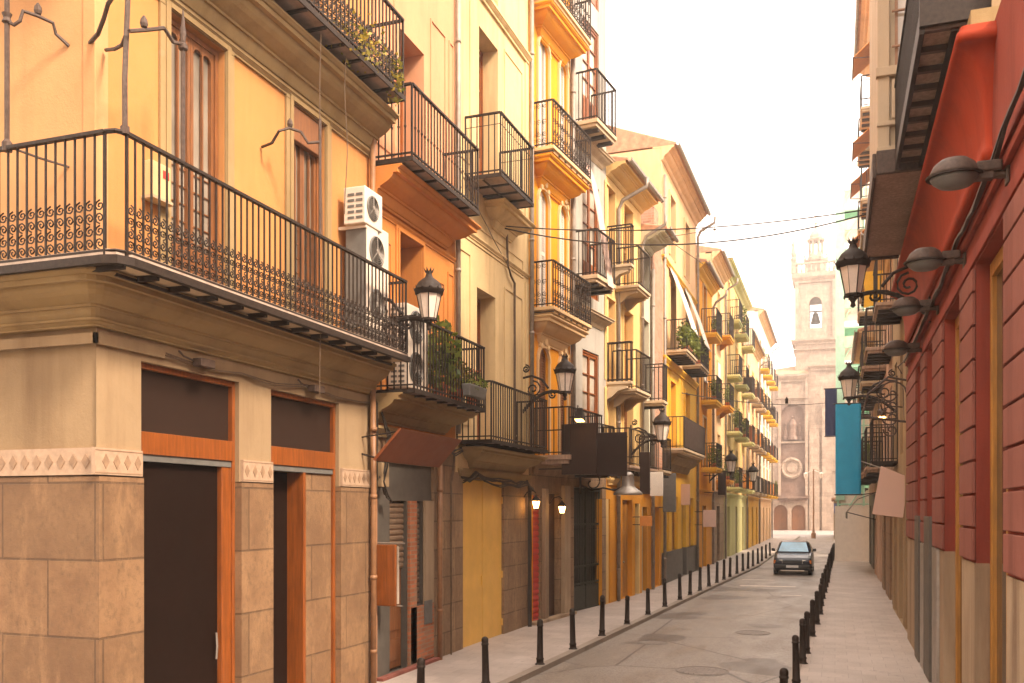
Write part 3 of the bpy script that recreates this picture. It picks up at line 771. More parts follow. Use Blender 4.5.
# mosaic band
for (a, c) in ((-.0, d1a-.03), (d1b+.02, d2a-.02), (d2b+.02, L-.1)):
    m = MB(); m.box(a-(.0 if a > .1 else .062), c, -.062, -.016, 3.035, 3.29); bo = m.build('tile_band', M['band'], B)
    k = MB(); n = max(1, int((c-a)/.13))
    for i in range(n):
        x = a+.07+(c-a-.14)*(i/(max(1,n-1))); k.prism_y([(x-.045,3.162),(x,3.09),(x+.045,3.162),(x,3.235)], -.068, -.0625)
    for zz in (3.05, 3.265): k.box(a-(.0 if a > .1 else .06), c-.01, -.0655, -.0622, zz, zz+.008)
    k.build('diamond_inlay', M['inlay'], bo)
m = MB(); m.box(-.012, .03, -.016, 7, 3.035, 3.29); bo = m.build('tile_band', M['band'], B)
k = MB()
for i in range(40):
    y = .1+.15*i
    k.ring([[(-.018,y-.05,3.162),(-.018,y,3.235),(-.018,y+.05,3.162),(-.018,y,3.09)],[(-.0125,y-.05,3.162),(-.0125,y,3.235),(-.0125,y+.05,3.162),(-.0125,y,3.09)]])
k.build('diamond_inlay', M['inlay'], bo)
# cornice wrapping the corner
def wrap_cornice(b, mat, z1, dep, hh, steps, x1, y1, v0=0, curve='cyma', name='cornice'):
    m = MB(); rings = []
    for k, t in CPROF['small' if steps <= 4 else curve]:
        d = dep*k+.004; z = z1-hh+hh*t; r = .06+d*.4; c_ = []
        c_ = [(x1,-d-v0),(r-d-v0,-d-v0)]+[(r-d-v0-r*math.sin(a), -d-v0+r-r*math.cos(a)) for a in (PI/8,PI/4,3*PI/8)]+[(-d-v0, r-d-v0),(-d-v0,y1),(.05,y1),(.05,.05),(x1,.05)]
        rings.append([(x,y,z) for x,y in c_])
    m.ring(rings)
    return m.build(name, mat, b)
wrap_cornice(B, M['olive'], 4.87, .42, .42, 9, L, 7, .02)
wrap_cornice(B, M['olive'], 4.50, .09, .07, 3, L, 7, .02)
# trim strip with cable under cornice
m = MB(); m.box(-.05, .9, -.06, -.02, 4.27, 4.37); m.box(-.05,-.02,-.06,6,4.27,4.37); m.build('cable_trunking', M['beige'], B)
wires(B, [(.9,-.05,4.33),(2.2,-.05,4.31),(3.6,-.05,4.34),(L,-.05,4.32)], 2, .010, 'cablebrown', .012)
# upper walls
w1a, w1b = F.u(168), F.u(224); w2a, w2b = F.u(291), F.u(324); wt = 7.95
wall(B, 'upper_wall', M['orange'], 0, L, 4.6, 8.2, [(w1a,w1b,4.9,wt),(w2a,w2b,4.9,wt)], .16)
wall(B, 'upper_wall', M['apricot'], 0, 7, 4.6, 8.2, (), .2, 0, ymap=True)
wall(B, 'upper_wall', M['orange'], 0, L, 8.2, 14.5, [(w1a,w1b,8.7,11.4),(w2a,w2b,8.7,11.4)], .16)
wall(B, 'upper_wall', M['apricot'], 0, 7, 8.2, 14.5, (), .2, 0, ymap=True)
m = MB(); m.box(.3, L-.004, .5, 7, 0, 14.4); m.box(0.01, L-.005, .01, 7, 14.3, 14.5); m.build('back_wall', M['orange'], B)
m = MB(); m.box(-.012, .16, -.012, .14, 4.9, 8.1); m.build('corner_pilaster', M['apricot'], B, bevel=.01)
wrap_cornice(B, M['olive'], 8.56, .50, .50, 8, L-.02, 7, .0)
wrap_cornice(B, M['olive'], 8.06, .07, .08, 3, L-.02, 7, .0)
for a, c in ((w1a,w1b),(w2a,w2b)):
    surround(B, M['olive'], a, c, 4.92, wt, .15, .035)
    m = MB(); fw = c-a
    fo = french(B, a+.01, c-.01, 4.93, wt-.01, .10, 'woodbrown', 'glassmix', 2, 1, .22)
    # carved arched heads in each leaf
    k = MB(); lw = (fw-.13)/2
    for i in range(2):
        for j in range(2):
            xa = a+.065+lw*i+.05+(lw-.1)/2*j; xb = xa+(lw-.1)/2
            arch_fill(k, xa+.006, xb-.006, 5.0, wt-.13, .088, .11, 6)
        k.box(a+.065+lw*i+.05+(lw-.1)/2-.012, a+.065+lw*i+.05+(lw-.1)/2+.012, .085, .115, 5.6, wt-.12)
    for zz in [5.65+.19*i for i in range(5)]:
        k.box(a+.08, c-.08, .118, .128, zz, zz+.012)
    k.build('glazing_bar', M['woodbrown'], fo)
    french(B, a+.01, c-.01, 8.71, 11.39, .10, 'woodbrown', 'glass', 2, 3, .28)
# roller pelmet on the second window
m = MB(); m.box(w2a+.05, w2b-.05, .0, .09, wt-.45, wt-.02); m.build('shutter_box', M['woodbrown'], B, bevel=.01)
# wrap-around balcony
XN = -.46; WF = .70; ZB = 4.93
m = MB(); poly = [(L-.12,-WF),(XN+.15,-WF),(XN+.04,-WF+.05),(XN,-WF+.16),(XN,6.8),(-.004,6.8),(-.004,-.004),(L-.12,-.004)]
m.prism_z(poly, ZB-.045, ZB+.005); slab = m.build('balcony', M['slabstone'], B)
k = MB(); n = 13
for i in range(n):
    x = XN+.1+(L-.3-XN)*i/n; k.box(x-.02, x+.02, -WF+.03, -.30, ZB-.10, ZB-.047)
k.tube([(L-.12,-WF,ZB-.03),(XN+.15,-WF,ZB-.03),(XN+.04,-WF+.05,ZB-.03),(XN,-WF+.16,ZB-.03),(XN,6.8,ZB-.03)], .052, 4)
k.tube([(L-.15,-WF*.62,ZB-.09),(XN+.25,-WF*.62,ZB-.09)], .02, 4)
k.build('floor_frame', M['iron'], slab)
k = MB(); k.tube([(L-.12,-WF+.04,ZB+.05),(XN+.18,-WF+.04,ZB+.05),(XN+.07,-WF+.09,ZB+.05),(XN+.04,-WF+.2,ZB+.05),(XN+.04,6.8,ZB+.05)], .035, 4); k.build('edge_tiles', M['tilewhite'], slab)
r = MB()
rail_run(r, (XN+.13,-WF+.03), (L-.15,-WF+.03), ZB, 1.13, .105, .011, 'scroll')
rail_run(r, (XN+.03,-WF+.18), (XN+.03,6.75), ZB, 1.13, .112, .011, 'scroll')
rail_run(r, (L-.15,-WF+.03), (L-.15,-.01), ZB, 1.13, .105, .011, 'plain', end0=False)
r.tube([(XN+.13,-WF+.03,ZB+1.11),(XN+.05,-WF+.08,ZB+1.11),(XN+.03,-WF+.18,ZB+1.11)], .024, 5); r.tube([(XN+.13,-WF+.03,ZB+.06),(XN+.05,-WF+.08,ZB+.06),(XN+.03,-WF+.18,ZB+.06)], .014, 5)
r.build('railing', M['iron'], slab)
# awning posts with curled arms
def acorn(m, p, s=1): m.lathe(p, [(0,-.02*s),(.012*s,-.01*s),(.028*s,.0),(.036*s,.03*s),(.03*s,.07*s),(.01*s,.1*s),(0,.11*s)], 8)
a = MB()
pc = (XN+.12,-WF+.04); PZ = ZB+1.12
top = (F.u(128,-.55), -.55, F.z(128,-4,-.55))
a.tube([(pc[0],pc[1],PZ),(pc[0]+.03,pc[1]+.03,PZ+.5),(top[0]-.0,top[1],top[2])], .024, 6); a.tube([(pc[0],pc[1],PZ-.02),(pc[0],pc[1],PZ+.05)], .04, 6)
x2 = F.u(183,-WF+.04); z2 = F.z(183,14,-WF+.04)
a.tube([(x2,-WF+.04,PZ-.03),(x2,-WF+.04,z2-.2)], .022, 6); a.lathe((x2,-WF+.04,z2-.36), [(.022,0),(.045,.02),(.045,.06),(.022,.08),(.03,.16),(.005,.40)], 8)
q = [F.at(px,py,-.66) for px,py in ((129,31),(146,30),(164,28),(168,34),(173,42),(182,44))]
a.tube([(u,-.66,z) for u,z in q], .018, 6); u_,z_ = F.at(144,27,-.66); acorn(a, (u_,-.66,z_))
q = [F.at(px,py,v) for px,py,v in ((126,35,-.6),(122,45,-.5),(115,49,-.35),(106,50,-.05))]
a.tube([(u,v,z) for (u,z),v in zip(q,(-.6,-.5,-.35,-.05))], .018, 6)
# side post and arms; side frame measured on the plane of the side wall
S = Fr(-6.6, 6.9, 0)
def sp(px, py, v): u,z = S.at(px,py,v); return (v, -u, z)   # to local coordinates of the building (x=-v side, y = distance from corner)
def sp(px, py, off): # off = distance in front of side wall (towards the camera)
    u,z = S.at(px,py,-off); return (-off, -u, z)
p0 = sp(7,146,.42); a.tube([p0,(p0[0],p0[1],p0[2]+2.4)], .024, 6); cz = sp(7,18,.42)[2]; a.lathe((p0[0],p0[1],cz), [(.024,-.05),(.045,-.04),(.03,0),(.045,.04),(.024,.05)], 8); a.lathe(p0, [(.045,-.05),(.045,.03),(.024,.06)], 8)
a.tube([sp(9,22,.42),sp(14,25,.40),sp(20,21,.38),sp(23,11,.36),sp(38,16,.24),sp(53,23,.12),sp(56,34,.08),(sp(69,46,.0))], .018, 6)
acorn(a, sp(38,14,.24))
a.tube([sp(90,43,.0),sp(98,34,.1),sp(104,18,.2),sp(108,4,.3),sp(116,-8,.4)], .02, 6)
a.tube([p0, sp(40,158,.25), sp(69,167,.0)], .012, 5)
x3 = F.u(320,-WF+.04); z3 = F.z(320,119,-WF+.04)
a.tube([(x3,-WF+.04,PZ-.03),(x3,-WF+.04,z3)], .018, 6)
q = [(262,147,-.02),(272,143,-.2),(279,131,-.32),(289,128,-.4),(301,132,-.5),(308,143,-.58),(319,142,-.66)]
a.tube([(F.at(x,y,v)[0],v,F.at(x,y,v)[1]) for x,y,v in q], .018, 6); acorn(a, (F.at(290,127,-.4)[0],-.4,F.at(290,127,-.4)[1]))
a.build('awning_post', M['ironlight'], B)
# upper balcony
s2 = balcony(B, F.u(215,-.7), L-.22, 8.72, .70, 1.12, 'scroll', 'iron', .105)
# doors
def shopdoor(a_, c_, inner):
    t = MB(); v = .10
    t.box(a_, a_+.05, v-.06, v+.06, 0, zt); t.box(c_-.05, c_, v-.06, v+.06, 0, zt); t.box(a_+.05, c_-.05, v-.06, v+.06, zt-.06, zt); t.box(a_+.05, c_-.05, v-.07, v+.07, 3.27, 3.50)
    d = t.build('door_frame', M['woodorange'], B, bevel=.006)
    k = MB(); k.box(a_+.05, c_-.05, v, v+.03, 3.50, zt-.06); k.build('transom_panel', M['transom'], d)
    k = MB(); k.box(a_+.06, c_-.06, v-.05, v+.05, 3.20, 3.268); k.build('shutter_rail', M['acdark'], d)
    return d
shopdoor(d1a, d1b, 0)
m = MB(); m.box(d1a+.05, d1b-.22, .12, .16, .05, 3.2); o = m.build('door', M['doordark'], B, bevel=.008)
h = MB(); h.tube([(d1b-.32,.06,1.0),(d1b-.32,.05,1.15),(d1b-.32,.06,1.3)], .012, 6); h.build('handle', M['zinc'], o)
m = MB(); m.box(d1b-.22, d1b-.05, .06, .14, 0, 3.2); m.build('door_jamb', M['woodorange'], B, bevel=.008)
shopdoor(d2a, d2b, 1)
xm = F.u(299, .12)
m = MB(); m.box(d2a+.05, xm-.001, .30, .34, .05, 3.2); m.build('door', M['doordark'], B, bevel=.006)
m = MB(); m.box(xm+.06, d2b-.05, .08, .34, 0, 3.2); m.build('inner_wall', M['stone'], B, bevel=.01)
m = MB(); m.box(xm, xm+.058, .05, .34, 0, 3.2); m.build('door_jamb', M['woodorange'], B, bevel=.006)
# entrance lamps over the doors
for px, py, lb in ((205,362,'small bronze floodlight above the dark corner door'),(317,388,'small bronze floodlight above the narrow dark doorway')):
    u, z = F.at(px, py, -.14)
    r = empty('door_lamp', F.W(u, -.02, z), F.phi, lb, 'lamp', 'floodlights above the stone doorways')
    k = MB(); k.box(-.12,.12,-.17,-.05,-.06,.03); k.build('lamp_housing', M['ironlight'], r, bevel=.01)
    k = MB(); k.box(-.03,.03,-.05,.0,-.03,.03); k.tube([(-.12,-.06,0),(-.25,-.04,.03),(-.3,-.02,.08)], .012, 5); k.build('bracket', M['ironlight'], r)
# drainpipe at the party wall
xp = L-.13; m = MB(); m.tube([(xp,-.13,0),(xp,-.13,2.95),(xp+.02,-.12,3.1),(xp+.03,-.10,4.5)], .045, 10); m.tube([(xp+.03,-.10,4.9),(xp+.03,-.10,8.3)], .04, 8)
for z in (.6,1.7,2.9,3.9): m.lathe((xp,-.13,z), [(.055,-.03),(.055,.03)], 10)
m.build('downpipe', M['pipe'], B, smooth=True)
wires(B, [(L-.02,-.08,3.0),(L-.02,-.08,4.4)], 5, .014, 'cable', .05)
# hanging cords from upper balcony
for px, y0_, y1_, lb in ((321,0,395,'thin pale cord hanging from the corner building balcony, nearer one'),(346,20,214,'thin pale cord hanging down behind the air conditioner')):
    u = F.u(px,-.6); za = 8.6; zb = F.z(px,y1_,-.6); m = MB(); m.tube([(u,-.6+.02*math.sin(i),za+(zb-za)*i/8) for i in range(9)], .006, 4)
    o = m.build('cord', M['cablebrown']); o.location = (F.x,F.y,0); o.rotation_euler = (0,0,F.phi); tag(o, lb, 'cord')
# meter box
u, z = F.at(157,187,-.02); r = empty('meter_box', F.W(u-.05,0,z-.15), F.phi, 'small cream meter box with red label beside the french window', 'meter box')
m = MB(); m.box(-.14,.14,-.12,-.004,0,.36); m.build('box', M['creamtrim'], r, bevel=.01); m = MB(); m.box(-.16,.16,-.15,-.002,-.03,-.002); m.build('shelf', M['slabstone'], r)
m = MB(); m.box(.02,.11,-.125,-.121,.22,.3); m.build('label', M['redshutter'], r)

def ac_unit(f, u0, v0, z0, w, d, h, label, fans=1, bracket=True):
    r = empty('air_conditioner', f.W(u0, v0, z0), f.phi, label, 'air conditioner', 'air conditioners on the left facades')
    m = MB(); m.box(0, w, -d, 0, 0, h); c = m.build('casing', M['acwhite'], r, bevel=.015)
    for i in range(fans):
        R = min(w*.33, h/fans*.40); cz = h*(i+.5)/fans; cx = w*.42
        k = MB(); k.lathe_y((cx,-d-.004,cz), [(R,0),(R,-.012),(R*.93,-.02),(R*.93,.0)], 24); k.lathe_y((cx,-d-.002,cz), [(R*.92,0),(0.01,-.001)], 24)
        k.build('fan_opening', M['acdark'], r)
        k = MB()
        for q in range(1,7):
            rr = R*q/7; pts = [(cx+rr*math.cos(t*2*PI/20), -d-.022, cz+rr*math.sin(t*2*PI/20)) for t in range(21)]; k.tube(pts, .004, 3)
        for q in range(8):
            t = q*PI/4; k.tube([(cx,-d-.024,cz),(cx+R*math.cos(t),-d-.018,cz+R*math.sin(t))], .005, 3)
        k.lathe_y((cx,-d-.02,cz), [(0,-.012),(R*.16,-.01),(R*.18,0)], 12)
        k.build('fan_grille', M['zinc'], r)
    k = MB()   # side vents
    for a in range(2):
        for q in range(int(h/.085)):
            zz = .07+q*.08
            if zz > h-.07: continue
            k.box(-.006, -.001, -d+.04+a*.13, -d+.14+a*.13, zz, zz+.035)
    k.build('side_vent', M['acdark'], r)
    if bracket:
        k = MB()
        for x in (.08, w-.08): k.box(x-.02,x+.02,-d+.02,abs(v0)-.004,-.045,-.002)
        k.box(-.02, w, abs(v0)-.03, abs(v0)-.004, -.04, h*.8) if False else None
        k.build('bracket', M['acwhite'], r)
    return r
ac_unit(F, F.u(369,-.52), -.12, F.z(369,222,-.52), .52, .34, .52, 'white air conditioner mounted high on the corner building wall', 1)
r = ac_unit(F, F.u(371,-.50), -.10, 5.25, .66, .34, 1.50, 'tall twin-fan air conditioner standing on the wrap-around balcony', 2, False)
m = MB(); m.box(.02,.64,-.32,-.02,-.32,-.004); m.build('stand', M['zinc'], r)
m = MB(); m.box(-.012,-.007,-.33,-.01,.01,1.49); m.build('side_panel', M['acdark'], r)

# ---- salmon and terracotta building ----------------------------------
F = fr2(-6.6, 12.35, -6.6, 15.65); L = F.L
B = bld(F, 'narrow salmon and terracotta building with carved mouldings and bricked doorway')
a1, c1 = F.u(398), F.u(421.5); gd0, gd1 = F.u(393), F.u(427); z1t = 7.15
shell(B, M['pink'], L, 15.5)
wall(B, 'ground_floor_wall', M['stone2'], 0, L, 0, 4.0, [(F.u(376),F.u(434),.0,3.45)], .1)
wall(B, 'upper_wall', M['terra'], 0, L, 4.0, 7.95, [(a1,c1,4.56,z1t)], .42)
a2, c2 = F.u(400), F.u(424)
wall(B, 'upper_wall', M['pink'], 0, L, 7.95, 15.5, [(a2,c2,7.98,10.45),(a2,c2,11.6,14)], .42)
for (a,c,zb,zt_) in ((a1,c1,4.57,z1t),(a2,c2,7.99,10.44),(a2,c2,11.6,14)): french(B, a+.01, c-.01, zb, zt_-.01, .42, 'woodorange', 'glass', 2, 3, .3)
molding(B, M['terra'], 0, L, 7.86, .52, .50, steps=9, curve='cyma', e0=False)
molding(B, M['terra'], .02, L-.02, 7.30, .05, .07, steps=3)
molding(B, M['olive'], .05, L-.1, 4.46, .5, .42, steps=8, curve='cyma', e0=False)
molding(B, M['olive'], .05, L-.1, 3.98, .12, .16, steps=4)
m = MB()
relief_panel(m, .12, a1-.25, 4.9, 6.9); relief_panel(m, c1+.25, c1+.95, 4.9, 6.75); relief_panel(m, c1+1.1, L-.1, 4.9, 7.0)
m.build('relief_panel', M['terra'], B)
m = MB(); relief_panel(m, c2+.25, c2+.9, 8.3, 11.2); relief_panel(m, c2+1.05, L-.1, 8.3, 11.2); relief_panel(m, .1, a2-.2, 8.3, 11.2); m.build('relief_panel', M['pink'], B)
surround(B, M['terra'], a1, c1, 4.6, z1t, .1, .03)
balc_px(B, F, 415, 486, 388, .70, h=1.1, style='plain', slab='iron', pitch=.115)
balc_px(B, F, 409, 480, 152, .70, h=1.1, style='knob', slab='iron', pitch=.115)
# ground floor door, brick and charcoal surround
sa, sb_ = F.u(376), F.u(434)
wall(B, 'shop_surround', M['greyshop'], sa, sb_, 0, 3.45, [(gd0,F.u(409.5),.1,2.85),(F.u(417.5),F.u(425),1.1,2.85)], .1, .06)
m = MB(); m.box(F.u(410), F.u(417), .0, .05, .1, 2.85); m.box(F.u(411), F.u(434), .0, .052, .15, 1.08); m.build('brick_pier', M['brick'], B)
m = MB(); m.box(sa, sb_, -.12, -.0, .0, .14); m.build('doorstep', M['redblock'], B, bevel=.01)
roller(B, gd0, F.u(409.5), 1.75, 2.83, .13); panel_door(B, gd0+.02, F.u(409.3), .14, 1.74, .15, 'woodbrown', 1, 3)
roller(B, F.u(417.6), F.u(425), 1.12, 2.83, .13)
m = MB(); m.box(F.u(424)-.0, F.u(429)+.1, -.02, -.003, .75, 1.15); m.build('meter_panel', M['acdark'], B)
m = MB(); m.box(F.u(425.5), F.u(434), .001, .05, 1.09, 2.86); m.build('plaster_pier', M['stonebeige'], B)
downpipe(B, F.u(440,-.1), 0.05, 3.6, -.1, 'pipe', r=.045)
downpipe(B, L-.05, 4.1, 15, -.08, 'pipegrey', r=.045)
wires(B, [(.12,-.12,4.2),(.3,-.14,3.9),(.15,-.1,3.2),(.45,-.1,2.9)], 5, .014, 'cable', .06)
wires(B, [(.6,-.2,3.95),(1.6,-.15,3.9),(2.5,-.15,3.8),(L,-.12,3.85)], 4, .013, 'cable', .04)
wires(B, [(L-.35,-.06,.1),(L-.35,-.06,3.2),(L-.2,-.06,3.7)], 2, .012, 'cablebrown', .02)
m = MB(); m.box(.12,.36,-.14,-.003,3.05,3.42); o = m.build('junction_box', M['beige'], B, bevel=.01)
# rust red tilted board
u0t, u1t = F.u(399,-.72), F.u(460,-.72); zt0 = F.z(399,428,-.72); zb0 = F.z(379,460,-.30)
r = empty('sign_board', F.W(u0t,0,zb0), F.phi, 'blank rust red sign board leaning out under the plant balcony', 'sign')
m = MB(); W_ = u1t-u0t; m.ring([[(0,-.30,0),(0,-.72,zt0-zb0),(0,-.76,zt0-zb0-.01),(0,-.34,-.02)],[(W_,-.30,0),(W_,-.72,zt0-zb0),(W_,-.76,zt0-zb0-.01),(W_,-.34,-.02)]]); m.build('board', M['signrust'], r)
m = MB(); m.tube([(.2,-.30,.02),(.2,0,.1)], .015, 5); m.tube([(W_-.2,-.30,.02),(W_-.2,0,.1)], .015, 5); m.tube([(.2,-.69,zt0-zb0-.02),(.2,0,zt0-zb0-.1)], .012, 5); m.tube([(W_-.2,-.69,zt0-zb0-.02),(W_-.2,0,zt0-zb0-.1)], .012, 5); m.build('sign_bracket', M['iron'], r)
# menu case
u, zc = F.at(383,607,-.2); zt_ = F.z(383,545,-.2)
r = empty('menu_case', F.W(F.u(381,-.10),0,zc), F.phi, 'orange wooden menu case open beside the shuttered doorway', 'display case')
m = MB(); m.box(0,.06,-.34,-.02,0,zt_-zc); m.build('case', M['woodorange'], r, bevel=.01)
m = MB(); m.box(.065,.09,-.36,-.05,.03,zt_-zc-.02); m.box(.09,.13,-.34,-.31,.1,.2); m.build('glass_door', M['glasspale'], r)
m = MB(); m.tube([(.08,-.42,.0),(.08,.0,.0)], .01, 5); m.tube([(.08,-.46,zt_-zc+.02),(.08,.0,zt_-zc+.02)], .012, 5); m.build('bracket', M['zinc'], r)
ac_unit(F, F.u(405,-.35), -.06, 4.60, .8, .32, 1.3, 'pale air conditioner on the plant balcony behind the first lantern', 2, False)
# plants on that balcony
plant(F, F.u(440,-.45), -.45, 4.54, .40, .62, 520, 'palm-like leafy plant in a pot on the first plant balcony', lm='leaf', pot=.13, ls=.13, stems=6, droop=.1)
plant(F, F.u(457,-.5), -.5, 4.54, .22, .35, 240, 'yellow-green bush in a pot behind the plant balcony railing', lm='leafyellow', pot=.12, ls=.08)
plant(F, F.u(472,-.5), -.5, 4.54, .25, .3, 220, 'low red flowering plant near the far end of the plant balcony', lm='leaf', pot=.12, ls=.06, flower=50)
r = empty('planter', F.W(F.u(474,-.78),-.78,F.z(474,398,-.78)), F.phi, 'long grey planter trough hung outside the plant balcony railing', 'planter')
m = MB(); m.ring([[(-.35,-.07,0),(.35,-.07,0),(.35,.06,0),(-.35,.06,0)],[(-.4,-.10,.2),(.4,-.10,.2),(.4,.07,.2),(-.4,.07,.2)]]); m.build('trough', M['acdark'], r, bevel=.02)
m = MB(); foliage(m,(0,0,.24),.35,.1,120,.06); m.build('foliage', M['leaf'], r)
# climbing plant on the top balcony of the corner house
F1 = fr2(-6.6, 6.9, -6.6, 12.35)
plant(F1, F1.u(352,-.6), -.6, 8.70, .55, .25, 330, 'trailing yellow-green creeper along the topmost corner balcony', lm='leafyellow', pot=.07, ls=.06, droop=.3)
plant(F1, F1.u(392,-.62), -.62, 8.70, .2, .3, 240, 'creeper spilling over the far end of the topmost corner balcony', lm='leafyellow', pot=.07, ls=.07, droop=.4)

# ---- cream building with the yellow door ------------------------------
F = fr2(-6.6, 15.65, -6.55, 19.8); L = F.L
B = bld(F, 'cream yellow building with a tall yellow double door at street level')
yd0, yd1 = F.u(463), F.u(504); a1, c1 = F.u(477), F.u(495.5); a2, c2 = F.u(479), F.u(498)
shell(B, M['cream'], L, 16.2)
wall(B, 'ground_floor_wall', M['stone2'], 0, L, 0, 3.4, [(yd0,yd1,-1,3.3)], .14)
wall(B, 'upper_wall', M['cream'], 0, L, 3.4, 16.2, [(a1,c1,4.0,7.05),(a2,c2,9.0,12.2),(a2,c2,13.1,15.6)], .40)
for (a,c,zb,zt_) in ((a1,c1,4.01,7.04),(a2,c2,9.01,12.19),(a2,c2,13.1,15.6)): french(B, a+.01, c-.01, zb, zt_-.01, .36, 'woodorange', 'glass', 2, 3, .3)
m = MB()
for za, zb in ((4.3,7.6),(9.3,12.6)):
    relief_panel(m, .15, a1-.35, za, zb); relief_panel(m, c2+.35, L-.45, za, zb-.2); m.box(L-.28, L-.04, -.025, -.002, za-.2, zb+.2)
relief_panel(m, .2, L-.4, 7.85, 8.25); m.build('relief_panel', M['cream'], B)
molding(B, M['cream'], 0.01, L-.03, 12.9, .12, .16, steps=4); molding(B, M['cream'], 0.01, L-.03, 8.0, .06, .08, steps=3)
molding(B, M['cream'], F.u(484), F.u(512)+.3, 8.86, .45, .45, steps=8)
molding(B, M['olive'], .2, L-.1, 3.88, .5, .4, steps=8); molding(B, M['olive'], .1, L-.05, 3.48, .10, .14, steps=3)
balc_px(B, F, 487, 548, 438, .72, h=1.08, style='plain', slab='iron', pitch=.12)
balc_px(B, F, 501.5, 534, 172, .75, h=1.15, style='mid', slab='iron', pitch=.12)
# yellow door: two leaves of sheet metal with hinges
m = MB(); mid = (yd0+yd1)/2
for a, c in ((yd0+.01, mid-.014), (mid+.014, yd1-.01)):
    m.box(a, c, .05, .09, .04, 3.28)
o = m.build('door', M['yellowdoor'], B, bevel=.006)
h = MB()
for z in (.35,1.35,2.9):
    h.tube([(yd0+.03,.04,z-.07),(yd0+.03,.04,z+.07)], .022, 6); h.tube([(yd1-.03,.04,z-.07),(yd1-.03,.04,z+.07)], .022, 6)
h.box(mid-.08,mid-.03,.02,.05,1.2,1.4); h.build('hinge', M['yellowdoor'], o)
downpipe(B, L-.04, 3.7, 15.8, -.09, 'pipegrey', r=.05)
wires(B, [(.05,-.1,3.3),(.6,-.16,3.42),(2.2,-.16,3.30),(3.6,-.14,3.36),(L,-.1,3.2)], 5, .016, 'cable', .05)
wires(B, [(L-.25,-.08,.1),(L-.25,-.08,3.3)], 6, .02, 'cable', .05)
wires(B, [(F.u(512),-.05,3.6),(F.u(512),-.05,7.6),(F.u(505),-.05,7.9),(F.u(504),-.05,8.7)], 3, .016, 'cablebrown', .02)
wires(B, [(.1,-.05,9.0),(F.u(504),-.05,7.9)], 1, .008, 'cablebrown', .02)

# ---- amber building with arched windows ------------------------------
F = fr2(-6.55, 19.8, -6.3, 22.4); L = F.L
B = bld(F, 'deep amber building with arched white shuttered windows and scrolled iron balconies')
A = [(F.u(537.5), F.u(548)), (F.u(558.5), F.u(566.5))]
fl = [(4.0, 6.5), (7.3, 10.2), (10.92, 13.75)]
ops = [(a,c,zb,zt_) for a,c in A for zb,zt_ in fl]
shell(B, M['amber'], L, 17)
wall(B, 'upper_wall', M['amber'], 0, L, 3.9, 17, ops+[(a,c,14.4,16.6) for a,c in A], .2)
gr = [(F.u(528.5), F.u(540), .0, 3.05), (F.u(547), F.u(559), -.1, 3.1)]
wall(B, 'ground_floor_wall', M['stone2'], 0, L, 0, 3.9, gr, .16)
for a, c in A:
    for j, (zb, zt_) in enumerate(fl):
        louvre(B, a+.01, c-.01, zb, zt_-.01, .06, 'shutter_glint' if j else 'woodbrown')
        m = MB(); arch_fill(m, a, c, zb, zt_, .0, .055); m.build('arch_head', M['amber'], B)
        m = MB(); n = 12; cx = (a+c)/2; R = (c-a)/2; zc = zt_-R
        def arc(r_, y, t): return (cx+r_*math.cos(t), y, zc+r_*math.sin(t))
        m.box(a-.07, a-.005, -.05, -.002, zb, zc); m.box(c+.005, c+.07, -.05, -.002, zb, zc)
        for i in range(n):
            t0, t1 = PI*i/n, PI*(i+1)/n
            m.ring([[arc(R+.005,-.002,t0),arc(R+.07,-.002,t0),arc(R+.07,-.06,t0),arc(R+.005,-.06,t0)],[arc(R+.005,-.002,t1),arc(R+.07,-.002,t1),arc(R+.07,-.06,t1),arc(R+.005,-.06,t1)]])
        m.lathe_y((cx,-.10,zt_+.14), [(0,-.03),(.09,0),(.11,.1)], 10); m.box(cx-.22, cx+.22, -.07,-.003, zt_+.10, zt_+.17); m.lathe_y((cx-.2,-.08,zt_+.02), [(0,-.02),(.07,0),(.07,.08)], 8); m.lathe_y((cx+.2,-.08,zt_+.02), [(0,-.02),(.07,0),(.07,.08)], 8)
        m.build('window_surround', M['creamtrim'], B)
    louvre(B, a+.01, c-.01, 14.4, 16.6, .16, 'shutter_glint')
for z in (7.12, 10.74, 14.2): molding(B, M['amber'] if z > 10 else M['creamtrim'], .05, L-.05, z, .52, .55, steps=9)
balcony(B, .08, L-.02, 7.30, .58, 1.05, 'fancy', 'stone', .15, slabmat='creamtrim', zt=.14)
balcony(B, .08, L-.02, 10.92, .58, 1.05, 'fancy', 'stone', .15, slabmat='creamtrim', zt=.14)
balcony(B, .08, L-.02, 14.38, .58, 1.05, 'fancy', 'stone', .15, slabmat='creamtrim', zt=.14)
wG = .90
balcony(B, .25, L-.1, 3.95, wG, 1.10, 'plain', 'stone', .13, slabmat='woodsoffit', zt=.2)
molding(B, M['stone2'], 0, L, 3.88, .25, .35, steps=5)
for z in (6.98, 10.6): 
    k = MB()
    for i in range(7): k.box(.1+i*.38, .18+i*.38, -.55, -.08, z+.19, z+.215)
    k.build('floor_frame', M['iron'], B)
roller(B, gr[0][0]+.01, gr[0][1]-.01, 0.05, 3.03, .05, 'redshutter', slat=.13)
panel_door(B, gr[1][0], gr[1][1], .05, 3.1, .12, 'wooddark', 1, 4)
m = MB(); m.box(0, L, -.18, -.0, 0, .16); m.build('doorstep', M['stonebeige'], B, bevel=.01)
m = MB(); m.box(F.u(541.5), F.u(545), -.10, -.002, .16, 3.2); m.box(F.u(561), F.u(567), -.10, -.002, .16, 3.3); m.build('pilaster', M['stonebeige'], B, bevel=.01)
downpipe(B, L-.06, 3.9, 16.5, -.1, 'pipegrey', r=.06)
